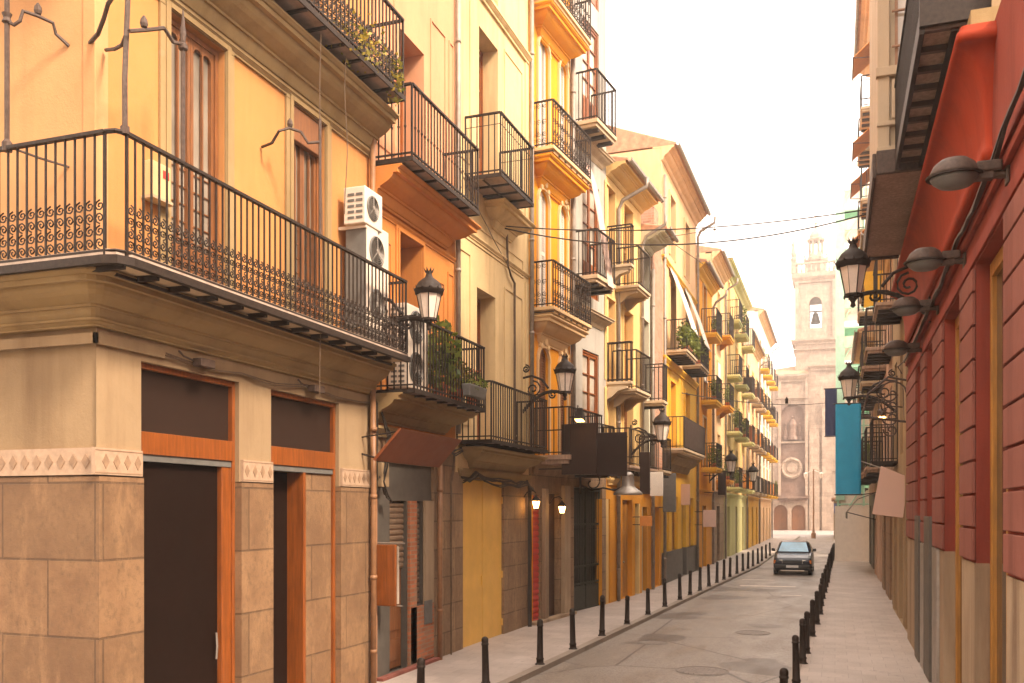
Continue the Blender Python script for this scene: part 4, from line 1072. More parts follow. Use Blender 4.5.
for px, py, lb in ((536,504,'small glowing lantern above the red roller shutter'),(562,509,'small glowing lantern beside the tall dark iron gate')):
    u, z = F.at(px, py, -.32)
    r = empty('wall_lamp', F.W(u, 0, z), F.phi, lb, 'wall lamp', 'small glowing lanterns at the stone doorway')
    m = MB(); m.tube([(0,-.002,.12),(0,-.1,.26),(0,-.24,.3),(0,-.32,.24)], .014, 5); m.build('bracket', M['iron'], r)
    m = MB(); m.lathe((0,-.32,-.10), [(.05,0),(.09,.16)], 8); m.build('lamp_glass', M['lit'], r)
    m = MB(); m.lathe((0,-.32,.06), [(.10,0),(.11,.02),(.06,.08),(.02,.12),(.0,.16)], 8); m.lathe((0,-.32,-.13), [(0,0),(.055,.02),(.055,.035)], 8)
    for k in range(4): t = PI/4+k*PI/2; m.tube([(.052*math.cos(t),-.32+.052*math.sin(t),-.10),(.092*math.cos(t),-.32+.092*math.sin(t),.06)], .007, 4)
    m.build('lamp_frame', M['iron'], r)
FB4 = F

# ---- pale grey building with large wooden windows ----------------------
F = fr2(-6.3, 22.4, -5.98, 24.9); L = F.L
B = bld(F, 'very narrow pale grey building with orange-brown wooden windows')
shell(B, M['paleblue'], L, 19)
wn = [(.25, L-.25)]
zs = [(4.0,6.9),(8.35,11.4),(12.75,15.6),(16.2,18.5)]
wall(B, 'upper_wall', M['paleblue'], 0, L, 3.6, 19, [(.8,L-.55,a,c) for a,c in zs], .12)
wall(B, 'ground_floor_wall', M['stone2'], 0, L, 0, 3.6, [(.22,L-.3,.04,3.3)], .3)
# iron gate
m = MB(); a, c = .22, L-.3
for x in (a+.02,(a+c)/2,c-.02): m.box(x-.025,x+.025,.06,.1,.05,3.28)
for z in (.08,.75,1.2,2.3,3.2): m.box(a,c,.062,.098,z,z+.05)
n = 12
for i in range(n): x = a+(c-a)*(i+.5)/n; m.tube([(x,.08,.1),(x,.08,3.22)], .011, 4)
for i in range(n): x = a+(c-a)*(i+.5)/n; m.lathe((x,.08,1.28), [(0,-.03),(.025,0),(0,.03)], 5); m.lathe((x,.08,2.2), [(0,-.03),(.025,0),(0,.03)], 5)
m.box(a+.05,(a+c)/2-.04,.07,.09,.14,.72); m.box((a+c)/2+.04,c-.05,.07,.09,.14,.72)
o = m.build('iron_gate', M['darkgreen'], B); m = MB(); m.box(a,c,.22,.25,.05,3.28); m.build('gate_backing', M['blackdoor'], B)

for a, c in zs: french(B, .81, L-.56, a, c-.01, .06, 'woodorange', 'glasspale', 2, 4, .3)
for z in (7.9, 12.3): molding(B, M['slabstone'], .05, L-.05, z, .3, .3, steps=5)
for (pn, pf, py, hh) in ((597.2,617,117,1.25),(595,616,272,1.15),(593,615,466,1.1)):
    balc_px(B, F, pn, pf, py, .72, h=hh, style='plain', slab='joist', zt=.18, pitch=.10)
# folded canvas blinds on the middle balcony
u = F.u(604,-.7); z = F.z(604,250,-.7)
r = empty('canvas_blind', F.W(.35,-.74,8.35), F.phi, 'faded pink canvas blind falling in front of the narrow pale grey house', 'blind')
m = MB(); pts = [(0,3.6,-.0),(0,2.4,-.06),(0,1.2,-.1),(0,.2,-.12)]
m.ring([[(.1+.9*(1-t)*.3, .66-.66*q**.7, 3.4-3.3*q) for q in [i/6 for i in range(7)]]+[(.13+.9*(1-t)*.3, .69-.66*q**.7, 3.42-3.3*q) for q in [1-i/6 for i in range(7)]] for t in (0,)]+
       [[(.8, .66-.66*q**.7, 3.4-3.3*q) for q in [i/6 for i in range(7)]]+[(.83, .69-.66*q**.7, 3.42-3.3*q) for q in [1-i/6 for i in range(7)]]])
m.build('cloth', M['blushboard'], r)

# ---- butter yellow building with eave ---------------------------------
F = fr2(-5.98, 24.9, -5.75, 28.6); L = F.L
B = bld(F, 'butter yellow low building with a wide sloping eave and two balcony bays')
bays = [(F.u(605.5), F.u(614)), (F.u(623), F.u(632))]
fz = [(3.85,6.0),(6.3,8.6),(9.35,11.7)]
shell(B, M['butter'], L, 12.3)
wall(B, 'upper_wall', M['butter'], 0, L, 3.6, 12.35, [(a,c,za,zb) for a,c in bays for za,zb in fz], .22)
gd = [(F.u(602),F.u(610),.1,3.0),(F.u(616),F.u(619),.1,2.8),(F.u(622.5),F.u(632),.1,3.0),(F.u(635),F.u(640.3),.05,2.9)]
wall(B, 'ground_floor_wall', M['ochre'], 0, L, 0, 3.6, gd, .18)
for i, (a,c,za,zb) in enumerate(gd):
    if i == 1: louvre(B, a,c,za,zb-.01,.1,'woodochre','shutter',1)
    else: panel_door(B, a, c, za, zb-.01, .14, 'woodochre' if i < 3 else 'blackdoor', 2 if i < 3 else 1, 3)
for a, c in bays:
    for j,(za, zb) in enumerate(fz):
        (louvre if j else french)(B, a+.01, c-.01, za, zb-.01, .18, 'woodochre' if j else 'woodbrown')
        surround(B, M['butter'], a, c, za, zb, .1, .025)
for (pn,pf,py,hh) in ((624,634.5,256,1.1),(622,633.5,376,1.1),(639,651,284,1.1),(637,651,388,1.1)):
    bb, (x0,x1,z) = balc_px(B, F, pn, pf, py, .72, h=hh, style='plain', slab='stone', zt=.14, bracket=2)
tile_roof(B, L, 12.35, .6, 8, 1.0, soffit='butter', sof_h=.25)
balcony(B, .3, L-.2, 3.95, .6, 1.05, 'plain', 'joist', .14, slabmat='woodsoffit')
downpipe(B, F.u(616), 0.1, 11.3, -.08, 'pipegrey', top=-.9, r=.055)
downpipe(B, L-.1, 3.6, 11.0, -.08, 'pipegrey', top=-.8, r=.05)
molding(B, M['butter'], .02, L-.02, 3.6, .12, .2, steps=3)

# ---- faded green-white sliver and brick chimney wall -------------------
F = fr2(-5.75, 28.6, -5.7, 31.9); L = F.L
B = bld(F, 'low narrow building of faded green and white plaster beside a weathered brick wall')
xb = F.u(650.5)
shell(B, M['mint'], L, 11.4)
wall(B, 'upper_wall', M['mint'], 0, xb, 3.4, 11.5, [(.3,xb-.25,4.0,6.1),(.3,xb-.25,6.6,8.8),(.35,xb-.3,9.6,10.9)], .2)
wall(B, 'ground_floor_wall', M['ochre'], 0, L, 0, 3.4, [(.15,.95,.05,2.8),(xb+.1,L-.35,.1,2.8)], .2)
panel_door(B, .15, .95, .05, 2.79, .15, 'blackdoor', 1, 2); panel_door(B, xb+.1, L-.35, .1, 2.79, .15, 'woodbrown', 1, 2)
for za, zb in ((4.0,6.1),(6.6,8.8),(9.6,10.9)): louvre(B, .31, xb-.26, za, zb-.01, .15, 'woodbrown')
m = MB(); m.box(xb, L-.004, -.06, .6, 3.4, 11.2); m.box(xb+.3, L-.1, -.02, .6, 11.2, 12.0); m.box(xb+.55, L-.5, -.0, .6, 12.0, 12.9); m.build('brick_wall', M['oldbrick'], B)
m = MB(); m.lathe((xb+1.0,.3,12.9), [(.17,0),(.17,.45),(.2,.46),(.2,.55),(.12,.55)], 12); m.build('chimney_pot', M['pot'], B)
tile_roof(B, xb, 11.5, .8, 8, 1.0, soffit='mint')
balc_px(B, F, 659, 668, 397, .72, h=1.15, style='plain', slab='joist', zt=.16)
balcony(B, .1, xb, 3.95, .7, 1.05, 'plain', 'joist', .14, slabmat='slabstone')
downpipe(B, xb-.06, .1, 10.6, -.1, 'pipegrey', r=.055)
m = MB(); m.tube([(.4,-.7,11.3),(.6,-2.2,11.45)], .012, 5); m.lathe((.6,-2.2,11.45), [(0,-.05),(.06,0),(0,.05)], 8); m.tube([(.4,-.8,11.2),(.2,-1.9,10.3)], .012, 5); m.build('pole', M['cablebrown'], B)

# ---- tall pale building, golden below ---------------------------------
F = fr2(-5.7, 31.9, -5.65, 40.0); L = F.L
B = bld(F, 'tall golden yellow building with pale upper floors, tiled roof and plant balconies')
bays = [(F.u(665.5), F.u(670)), (F.u(681), F.u(684.5))]
bays = [(1.6,2.7),(5.0,6.1)]
fz = [(4.95,7.4),(8.5,11.0),(12.0,14.2)]
shell(B, M['peach'], L, 15.3)
wall(B, 'upper_wall', M['gold'], 0, L, 3.9, 8.1, [(a,c,za,zb) for a,c in bays for za,zb in fz[:1]], .2)
wall(B, 'upper_wall', M['peach'], 0, L, 8.1, 15.4, [(a,c,za,zb) for a,c in bays for za,zb in fz[1:]], .2)
gd = [(.5,1.5,.9,3.2),(2.1,3.4,.9,3.2),(4.4,5.4,.1,3.0),(6.2,7.4,.8,3.2)]
wall(B, 'ground_floor_wall', M['gold'], 0, L, 1.2, 3.9, gd, .2)
wall(B, 'plinth', M['greyshop'], 0, L, 0, 1.2, [g_ for g_ in gd if g_[2] < .5], .2, -.03)
for i,(a,c,za,zb) in enumerate(gd):
    if i == 2: panel_door(B, a, c, za, zb-.01, .15, 'wooddark', 2, 3)
    else: louvre(B, a, c, max(za,1.2), zb-.01, .12, 'woodochre')
for a, c in bays:
    for j,(za, zb) in enumerate(fz):
        louvre(B, a+.01, c-.01, za, zb-.01, .16, 'woodbrown' if j else 'redshutter'); surround(B, M['gold'] if j == 0 else M['creamtrim'], a, c, za, zb, .14, .04)
molding(B, M['gold'], .02, L-.02, 8.1, .15, .25, steps=4); molding(B, M['gold'], .02, L-.02, 11.6, .1, .14, steps=3); molding(B, M['olive'], .5, L-2, 4.72, .5, .6, steps=7)
for (x0, x1, z) in ((1.0,3.4,8.42),(4.5,6.8,8.42)):
    balcony(B, x0, x1, z, .75, 1.1, 'plain', 'joist', .14, slabmat='slabstone', zt=.16)
bb, (qa,qb,qz) = balc_px(B, F, 683, 705.5, 447, .8, h=1.1, style='plain', slab='stone', pitch=.13, zt=.16)
m = MB(); m.box(qa+.05,qb-.05,-.79,-.785,qz+.06,qz+1.06); m.build('rail_screen', M['signbrown'], bb)
tile_roof(B, L, 15.4, .5, 8, 1.7, soffit='peach', sof_h=.4)
downpipe(B, .15, .1, 14.4, -.1, 'pipegrey', r=.055); downpipe(B, L-.12, .1, 14.4, -.1, 'pipegrey', top=-.8, r=.06)
FB8 = F
# canvas sheets hanging from the pale building
for i, (u, lb) in enumerate(((2.2,'white canvas awning slanting over the nearer plant balcony'),(5.6,'white canvas awning slanting over the further plant balcony'))):
    r = empty('balcony_awning', F.W(u,0,8.9), F.phi, lb, 'awning', 'white balcony awnings')
    m = MB(); m.ring([[(-.75,-.05,2.6),(.75,-.05,2.6),(.75,-.02,2.62),(-.75,-.02,2.62)],[(-.75,-.45,1.6),(.75,-.45,1.6),(.75,-.42,1.62),(-.75,-.42,1.62)],[(-.75,-.86,.3),(.75,-.86,.3),(.75,-.83,.32),(-.75,-.83,.32)]]); m.build('cloth', M['whitecloth'], r)
    m = MB(); m.tube([(-.8,-.05,2.6),(.8,-.05,2.6)], .03, 6); m.tube([(-.8,-.86,.3),(.8,-.86,.3)], .02, 6); m.build('rod', M['zinc'], r)

# ---- generic far houses -------------------------------------------------
def far_house(x0,y0,x1,y1, label, H, wallm, gm, floors, nb, slab, slabm, win, roof=True, w=.7, style='plain', sof='gold', plinth=None, skip=(), rails='iron', over=.8, curv=None):
    f = fr2(x0,y0,x1,y1); L = f.L; b = bld(f, label)
    shell(b, M[wallm], L, H-.05)
    xs = [(L*(i+.5)/nb-.5, L*(i+.5)/nb+.5) for i in range(nb)]
    ops = [(a,c,z+.02,z+2.3) for a,c in xs for z in floors]
    wall(b, 'upper_wall', M[wallm], 0, L, 3.5, H, ops, .2)
    gops = [(L*(i+.5)/nb-.6, L*(i+.5)/nb+.6, .05, 2.9) for i in range(nb)]
    wall(b, 'ground_floor_wall', M[gm], 0, L, 0, 3.5, gops, .2)
    for i, (a,c,za,zb) in enumerate(gops):
        if i % 3 == 1: roller(b, a, c, za, zb-.01, .1, 'roller', slat=.18)
        else: panel_door(b, a, c, za, zb-.01, .14, ('woodbrown','blackdoor','woodochre')[(i+nb)%3], 2, 3)
    for i, (a,c) in enumerate(xs):
        for j, z in enumerate(floors):
            (louvre if (i+j)%3 else french)(b, a+.01, c-.01, z+.03, z+2.29, .15, win)
            if z > 3.6:
                surround(b, M['creamtrim'], a, c, z+.1, z+2.3, .1, .03)
                if (i,j) not in skip: balcony(b, a-.45, c+.45, z, w, 1.1, style, slab, .12, mat=rails, slabmat=slabm, zt=.2, bracket=(2 if slabm == 'ochre' else 0))
                if (i,j) not in skip and (i*7+j*3+nb+int(H)) % 3 == 0:
                    q = MB(); q.box(a-.38, c+.38, -w+.055, -w+.062, z+.08, z+1.02); q.box(a-.415,a-.408,-w+.06,-.1,z+.08,z+1.02); q.build('rail_screen', M[('signbrown','whitecloth','orangecloth','signrust')[(i+j)%4]], b)
                if (i*5+j) % 3 == 1:
                    q = MB(); q.box(a+.02, c-.02, -.06, -.045, z+1.0, z+2.25); q.tube([(a,-.05,z+.98),(c,-.05,z+.98)], .05, 6); q.build('roll_blind', M[('ochre','whitecloth','pipe')[(i+j)%3]], b)
    molding(b, M[gm], .02, L-.02, 3.62, .12, .2, steps=3)
    if roof: tile_roof(b, L, H, over*.55, 8, 1.1, soffit=sof, sof_h=.35)
    else: molding(b, M[sof], .02, L-.02, H, .45, .5, steps=5)
    downpipe(b, L-.15, .1, H-1, -.1, 'pipegrey', top=-.7 if roof else None, r=.06)
    return f, b
f9, b9 = far_house(-5.65,40,-5.6,45, 'amber house with a bright yellow eave and dark plant-filled balconies', 13.4, 'amber', 'ochre', [4.6,7.6,10.6], 1, 'stone', 'gold', 'woodbrown', sof='gold')
f10, b10 = far_house(-5.6,45,-5.6,50.2, 'tall peach house with orange bracketed balconies in mid street', 15.2, 'peach', 'stone2', [4.2,7.9,11.4], 1, 'stone', 'ochre', 'shutter_glint', sof='peach')
f11, b11 = far_house(-5.6,50.2,-5.6,63, 'pistachio house with pale green balcony slabs in mid street', 16.2, 'butter', 'pistachio', [3.95,7.0,10.1,13.1], 3, 'stone', 'pistachio', 'woodbrown', roof=False, sof='pistachio')
f12, b12 = far_house(-5.6,63,-5.6,73.5, 'peach far house with brown sheet-clad balconies', 14.6, 'peach', 'gold', [3.9,7.1,10.3], 3, 'stone', 'slabstone', 'woodbrown', roof=True, sof='creamtrim')
f13, b13 = far_house(-5.6,73.5,-5.6,88.6, 'furthest pale ochre house on the left with golden balcony slabs', 18.2, 'white', 'peach', [3.9,7.2,10.5,13.8], 4, 'stone', 'gold', 'woodbrown', roof=True, sof='peach')

# plants up the street
for f, u, v, z, rx, rz, n, lb, kw in (
    (FB8, 2.2, -.62, 8.44, 1.3, .55, 1700, 'bushy green planter box filling the nearer plant balcony', dict(box=.8, cnt=5, ls=.13, droop=.15)),
    (FB8, 5.6, -.55, 8.44, 1.0, .6, 600, 'sparser planter box on the further plant balcony', dict(box=.8, cnt=4, ls=.09, flower=45)),
    (f9, 2.5, -.5, 7.62, .7, .5, 420, 'red flowering box on the amber house middle balcony', dict(box=.6, cnt=3, ls=.1, flower=45)),
    (f9, 2.5, -.5, 4.62, .8, .6, 520, 'overflowing green box on the amber house lowest balcony', dict(box=.6, cnt=3, ls=.1, flower=45, droop=.3)),
    (f9, 2.5, -.5, 10.62, .5, .4, 260, 'small box of plants on the amber house top balcony', dict(box=.5, cnt=3, ls=.1)),
    (f10, 2.6, -.5, 7.92, .5, .5, 300, 'leafy planter on the peach house middle balcony', dict(box=.5, cnt=3, ls=.1)),
    (f10, 2.6, -.5, 4.22, .6, .7, 400, 'dense planter hanging over the peach house lowest balcony', dict(box=.5, cnt=3, ls=.11, droop=.3, flower=40)),
    (f11, 2.1, -.5, 7.02, .6, .7, 420, 'green plants at the near end of the pistachio middle balcony', dict(box=.6, cnt=3, ls=.12)),
    (f11, 6.4, -.5, 7.02, .6, .6, 320, 'green plants on the central pistachio balcony', dict(box=.6, cnt=3, ls=.12)),
    (f11, 2.1, -.5, 3.97, .6, .5, 300, 'red flowering box on the lowest pistachio balcony', dict(box=.6, cnt=3, ls=.1, flower=45)),
    (f11, 6.4, -.4, 13.12, .4, 1.0, 300, 'tall climbing plant on the top pistachio balcony', dict(ls=.14)),
    (f13, 13, -.5, 3.92, .6, .8, 300, 'dark shrub box at the far end of the left row', dict(box=.6, cnt=3, ls=.14, droop=.2)),
    ):
    plant(f, u, v, z, rx, rz, n, lb, name='planter_box' if kw.get('box') else 'potted_plant', **kw)

# ------------------------------------------------------------ lanterns and signs, left side
FL = Fr(-6.6, 6.9, PI/2); FL.L = 100
def lan_px(f, px, pyc, d_reach, label, s=1, zoff=.62, **k):
    """lantern whose glass centre was measured at px,pyc, reach d_reach from the wall plane f"""
    u, z = f.at(px, pyc, -d_reach); return lantern(f, u, z-.30*s-.0, d_reach, .0, label, s, **k)
F2 = fr2(-6.6,12.35,-6.6,15.65); F4 = FB4; F6 = fr2(-5.98,24.9,-5.75,28.6); F7 = fr2(-5.75,28.6,-5.7,31.9)
lan_px(F2, 429, 306, 1.15, 'old street lantern in front of the first plant balcony, nearest on the left', .80)
F3 = fr2(-6.6,15.65,-6.55,19.8)
lan_px(F4, 565, 382, 1.05, 'street lantern on a long scrolled arm over the wide sign-board balcony', .92)
lan_px(F7, 662, 432, .95, 'street lantern in front of the weathered brick wall', 1.05)
lan_px(f10, 731, 466, 1.0, 'street lantern beside the peach house in mid street', 1.15)
lan_px(f12, 753, 476, 1.0, 'furthest street lantern on the left row', 1.2)
# floodlight under second lantern (lit)
u, z = F4.at(580, 414, -1.2)
r = empty('floodlight', F4.W(u, -1.2, z), F4.phi, 'small lit floodlight clipped to the wide balcony railing', 'floodlight')
m = MB(); m.ring([[(-.12,-.1,-.12),(-.12,.1,-.12),(-.05,.06,.13),(-.05,-.06,.13)],[(.06,-.1,-.16),(.06,.1,-.16),(.04,.06,.13),(.04,-.06,.13)]]); m.build('housing', M['iron'], r)
m = MB(); m.add([(-.125,-.09,-.115),(-.125,.09,-.115),(.05,.09,-.17),(.05,-.09,-.17)], [(0,1,2,3)]); m.build('lamp_glass', M['lit'], r)
m = MB(); m.tube([(0,0,.1),(0,.05,.2),(.02,.1,.0)], .012, 5); m.build('bracket', M['iron'], r)
# bell lamp with scroll arm
u, z = F6.at(628, 470, -1.25)
r = empty('bell_lamp', F6.W(F6.u(628,-1.25), 0, z), F6.phi, 'polished bell-shaped lamp on a curled arm above the orange shopfront', 'lamp')
m = MB(); m.lathe((0,-1.25,-.62), [(.36,0),(.36,.04),(.30,.10),(.20,.17),(.16,.22),(.145,.46),(.15,.5),(.08,.56),(.0,.58)], 20); m.build('lamp_shade', M['zinc'], r, smooth=True)
m = MB(); m.tube([(0,-1.2,-.4),(.0,-.9,-.5),(.0,-.6,-.44),(.0,-.3,-.5),(0,0,-.36)], .024, 6); m.tube([(0,-.3+.3*math.cos(t*.45+1)*(1-t/16), -.3+.3*math.sin(t*.45+1)*(1-t/16)) for t in range(15)], .02, 5); m.tube([(0,-.0,.2),(0,0,-.6)], .03, 5); m.build('bracket', M['iron'], r)
# boards
def board_px(f, pl, pr, pt, pb, v0, label, mat, **k):
    """board square to the wall at the street edge v0; left/right columns measured"""
    u = f.u(pr, v0)
    # width from columns: solve the wall-side offset
    lo, hi = v0, 3.0
    for _ in range(40):
        q = (lo+hi)/2
        X, Y, _z = f.W(u, q, 0); d = -X*ST+Y*CT; p = 512+FP*(X*CT+Y*ST)/d
        if p > pl: lo = q
        else: hi = q
    zt = f.z(pr, pt, v0); zb = f.z(pr, pb, v0)
    return hang_board(f, u, v0, lo, zb, zt, label, M and mat, **k)
board_px(F4, 562, 597, 423, 474, -1.50, 'large blank dark brown board on the wide balcony, nearer of the pair', 'signbrown', group='dark brown boards above the stone doorway')
board_px(F6, 597, 627, 432, 476, -1.55, 'large blank dark brown board just beyond the wide balcony', 'signbrown', group='dark brown boards above the stone doorway')
board_px(F6, 640, 650, 452, 494, -1.1, 'narrow blank dark board behind the bell lamp bracket', 'signbrown')
board_px(F7, 650, 663, 472, 496, -.95, 'blank white board hanging under the brick wall lantern', 'whitecloth')
board_px(F7, 663, 676, 473, 512, -.6, 'blank grey-brown board next to the hanging white board', 'acdark')
board_px(F7, 640, 652, 516, 526, -.6, 'small orange sign above the black door', 'orangecloth')
board_px(f9, 703, 716, 510, 527, -.9, 'pale cream square sign over the amber house door', 'blushboard')
board_px(f10, 718, 726, 473, 495, -1.0, 'dark square sign board beside the mid street lantern', 'signbrown')
board_px(fr2(-5.7,31.9,-5.65,40), 681, 690, 484, 505, -.35, 'small barred cream sign on the golden house front', 'blushboard')

# ------------------------------------------------------------ RIGHT SIDE
# red building: frame runs towards the camera, starts at its far end
XR = 1.4
YF = 20.3
F = Fr(XR, YF, -PI/2); F.L = 27
def uy(y): return YF-y
B = bld(F, 'red rusticated building with stone plinth and orange wooden door frames')
ops = []; piers = []
# openings (near y, far y)
opn = [(-3.2,-1.2),(-.2,1.8),(2.9,4.9),(6.3,7.55),(8.85,10.75),(11.8,13.7),(15.0,16.2),(17.0,18.0)]
for a, c in opn: ops.append((uy(c), uy(a), -.1, 5.28))
LW = YF+3.5
shell(B, M['red'], LW, 5.8, z0=0, v=.4)
wall(B, 'wall', M['red'], 0, LW, 2.14, 7.25, ops, .22)
wall(B, 'stone_base', M['stonebeige'], 0, LW, 0, 2.14, ops, .22, -.012)
m = MB()
edges = [0]+[q for o_ in sorted(ops) for q in o_[:2]]+[LW]
for i in range(0, len(edges), 2):
    a, c = edges[i], edges[i+1]
    z = 2.17
    if c-a < .1: continue
    while z < 5.2:
        z2_ = min(z+.355, 5.27); m.box(a+.004, c-.0+(-.004), -.04, -.002, z, z2_-.028); z = z2_
m.build('rusticated_block', M['redblock'], B, bevel=.008)
m = MB(); z = 5.75
m.box(0, LW, -.03, -.002, 5.30, 5.44); m.box(0, LW, -.055, -.002, 5.62, 5.70); m.box(0,LW,-.035,-.002,5.82,5.90); m.build('string_course', M['red'], B, bevel=.008)
# cove under the balcony
u0, u1 = 2.0, uy(9.75)
m = MB(); rings = []
for d_, z_ in [(.0,6.0),(.05,6.0),(.08,6.03),(.09,6.08),(.08,6.12),(.06,6.14)]+[(.06+.24*(1-math.cos(t*PI/20)), 6.14+.90*math.sin(t*PI/20)) for t in range(1,11)]+[(.33,7.05),(.34,7.09),(.33,7.14),(.30,7.16),(.30,7.2)]:
    r_ = .05
    rings.append([(0,-d_,z_),(u1+d_-r_,-d_,z_),(u1+d_-r_*.3,-d_+r_*.3,z_),(u1+d_,-d_+r_,z_),(u1+d_,2.3,z_),(0,2.3,z_)])
m.ring(rings); m.build('cove', M['redcove'], B, smooth=True)
m = MB(); m.box(u1-.1, u1+.2, -.2, 2.3, 7.2, 7.38); m.box(0,u1-.1,-.2,.3,7.2,7.38); m.build('beam', M['olive'], B)
m = MB(); m.box(0, u1, .006, 7, 7.38, 14); m.box(-.0,LW-.1,.5,7,5.78,7.0); m.build('upper_wall', M['beige'], B)
# wood frames inside the openings
for (a, c, za, zb) in ops:
    m = MB(); v = .16; t = .11
    m.box(a+.004, a+.11, v-.03, v+.06, .12, zb-.01); m.box(c-.11, c-.004, v-.03, v+.06, .12, zb-.01); m.box(a+.11, c-.11, v-.03, v+.06, zb-.16, zb-.01); m.box((a+c)/2-.05,(a+c)/2+.05,v-.02,v+.05,.1,3.1)
    o = m.build('door_frame', M['woodochre'], B, bevel=.008)
    g = MB(); g.box(a+.11, c-.11, v+.02, v+.04, .1, zb-.16); g.build('pane', M['shutter_glint' if a < uy(14.5) else 'glass'], o)  # far panes painted white to imitate bright reflections in the glass
# R1 balcony
YA, YB = 9.85, 14.0
bl = MB(); za = 7.46; w = .60
bl.box(uy(YB), uy(YA), -w, .9, za, za+.10); sl = bl.build('balcony', M['woodsoffit'], B)
k = MB(); jo = MB()
for i in range(10):
    x = uy(YB)+.05+(YB-YA-.1)*i/9; jo.box(x-.03, x+.03, -w+.03, -.01, za-.06, za-.002)
k.box(uy(YB), uy(YA), -w-.02, -w+.03, za-.09, za+.11); k.box(uy(YB)+.05, uy(YA)-.05, -.33, -.27, za-.085, za-.072); k.box(uy(YA)-.01, uy(YA)+.04, -w-.02, 2.4, za-.03, za+.5)
k.build('floor_frame', M['iron'], sl); jo.build('joists', M['wooddark'], sl)
k = MB(); rail_run(k, (uy(YB)+.03,-w+.01), (uy(YA)-.03,-w+.01), za+.1, 1.1, .09, .012, 'fancy'); rail_run(k, (uy(YB)+.03,-w+.01), (uy(YB)+.03,-.02), za+.1, 1.1, .09, .012, 'plain'); k.build('railing', M['iron'], sl)
# service cables along the red wall
wires(B, [(uy(20),-.07,5.75),(uy(15),-.07,5.72),(uy(11.5),-.08,5.78),(uy(9.4),-.07,5.80),(uy(8.4),-.08,5.86),(uy(6.5),-.1,6.0)], 4, .018, 'cable', .03)

def arm_flood(f, px, py, hpx, label):
    u, z = f.at(px, py, -.01)
    r = empty('floodlight', f.W(u, 0, z), f.phi, label, 'floodlight', 'grey floodlights on the red wall')
    m = MB(); m.box(-.05,.05,-.03,-.002,-.09,.09); m.tube([(0,-.02,0),(0,-.26,.02)], .035, 8); m.box(-.045,.045,-.27,-.12,-.03,.09); m.build('bracket', M['ironlight'], r, bevel=.008)
    def shell_(levels, nm, mt, sm=True):
        h = MB(); n = 20; rs = []
        for z_, k_ in levels:
            rs.append([(.17*k_*math.sin(2*PI*q/n), -.42+.20*k_*math.cos(2*PI*q/n)*(1 if math.cos(2*PI*q/n) > 0 else 1.05), z_+.03) for q in range(n)])
        h.ring(rs); return h.build(nm, M[mt], r, smooth=sm)
    shell_([(0,1.0),(.03,.97),(.10,.80),(.145,.52),(.155,.3),(.156,.05)], 'housing', 'ironlight')
    shell_([(-.004,.99),(-.05,.86),(-.09,.62),(-.105,.3)], 'lamp_glass', 'acdark')
    shell_([(.004,1.10),(.004,1.12),(-.014,1.12),(-.014,1.10)], 'rim', 'iron', False)
    h = MB(); h.box(-.07,.07,-.26,-.06,.03,.12); h.build('gear_box', M['ironlight'], r, bevel=.015)
    return r
for px, py, lb in ((1008,174,'large grey floodlight on the red wall nearest the camera'),(965,261,'second grey floodlight along the red wall'),(938,308,'third grey floodlight, behind the right street lantern bracket'),(923,350,'furthest grey floodlight low on the red wall with a hook')):
    arm_flood(F, px, py, 0, lb)
# iron scroll bracket lantern on the red wall
lan_px(F, 853, 280, 1.13, 'old street lantern on the red wall, nearest on the right', 1.0, group='lanterns on the street walls')
# low dark door cladding on red building far end
m = MB()
for a, c in ((15.2,16.1),(17.1,17.9)): m.box(uy(c), uy(a), -.06, -.013, .1, 2.6)
m.build('door_cladding', M['greyshop'], B)
m = MB(); m.box(uy(14.9), uy(14.2), -.05, -.013, 0, 2.15); m.box(uy(16.9), uy(16.3), -.05, -.013, 0, 2.15); m.build('steel_panel', M['zinc'], B)

# R2 cream building with projecting bay on wooden slab
F = Fr(1.45, 26.5, -PI/2); F.L = 6.2
B = bld(F, 'cream building with a tall glazed bay on a weathered wooden slab')
yF = 26.5
def u2(y): return yF-y
shell(B, M['beige'], 6.2, 10.5)
wall(B, 'wall', M['beige'], 0, 6.2, 0, 7.3, [(.6,1.7,.1,3),(2.6,3.9,.1,3),(4.7,5.6,.1,3),(.8,1.8,4.0,6.4),(3,4,4.0,6.4),(4.8,5.6,4.0,6.4)], .2)
wall(B, 'wall', M['beige'], 0, 6.2, 7.3, 10.5, [(.8,1.8,7.6,9.9),(3,4,7.6,9.9)], .2)
panel_door(B, .6,1.7,.1,2.99,.15,'woodochre',2,3); roller(B,2.6,3.9,.1,2.99,.1); panel_door(B,4.7,5.6,.1,2.99,.15,'woodochre',1,3)
for a,c,z in ((.8,1.8,4.0),(3,4,4.0),(4.8,5.6,4.0),(.8,1.8,7.6),(3,4,7.6)): french(B,a+.01,c-.01,z,z+2.29 if z>7 else 6.39,.15,'woodbrown')
balcony(B, .5, 2.2, 3.9, .6, 1.05, 'plain', 'iron'); balcony(B, 2.8, 4.6, 7.3, .6, 1.05, 'plain', 'joist', slabmat='woodsoffit')
m = MB(); m.tube([(3.2,-.4,10),(3.2,-.5,3)], .01, 4); m.build('cable', M['cable'], B)

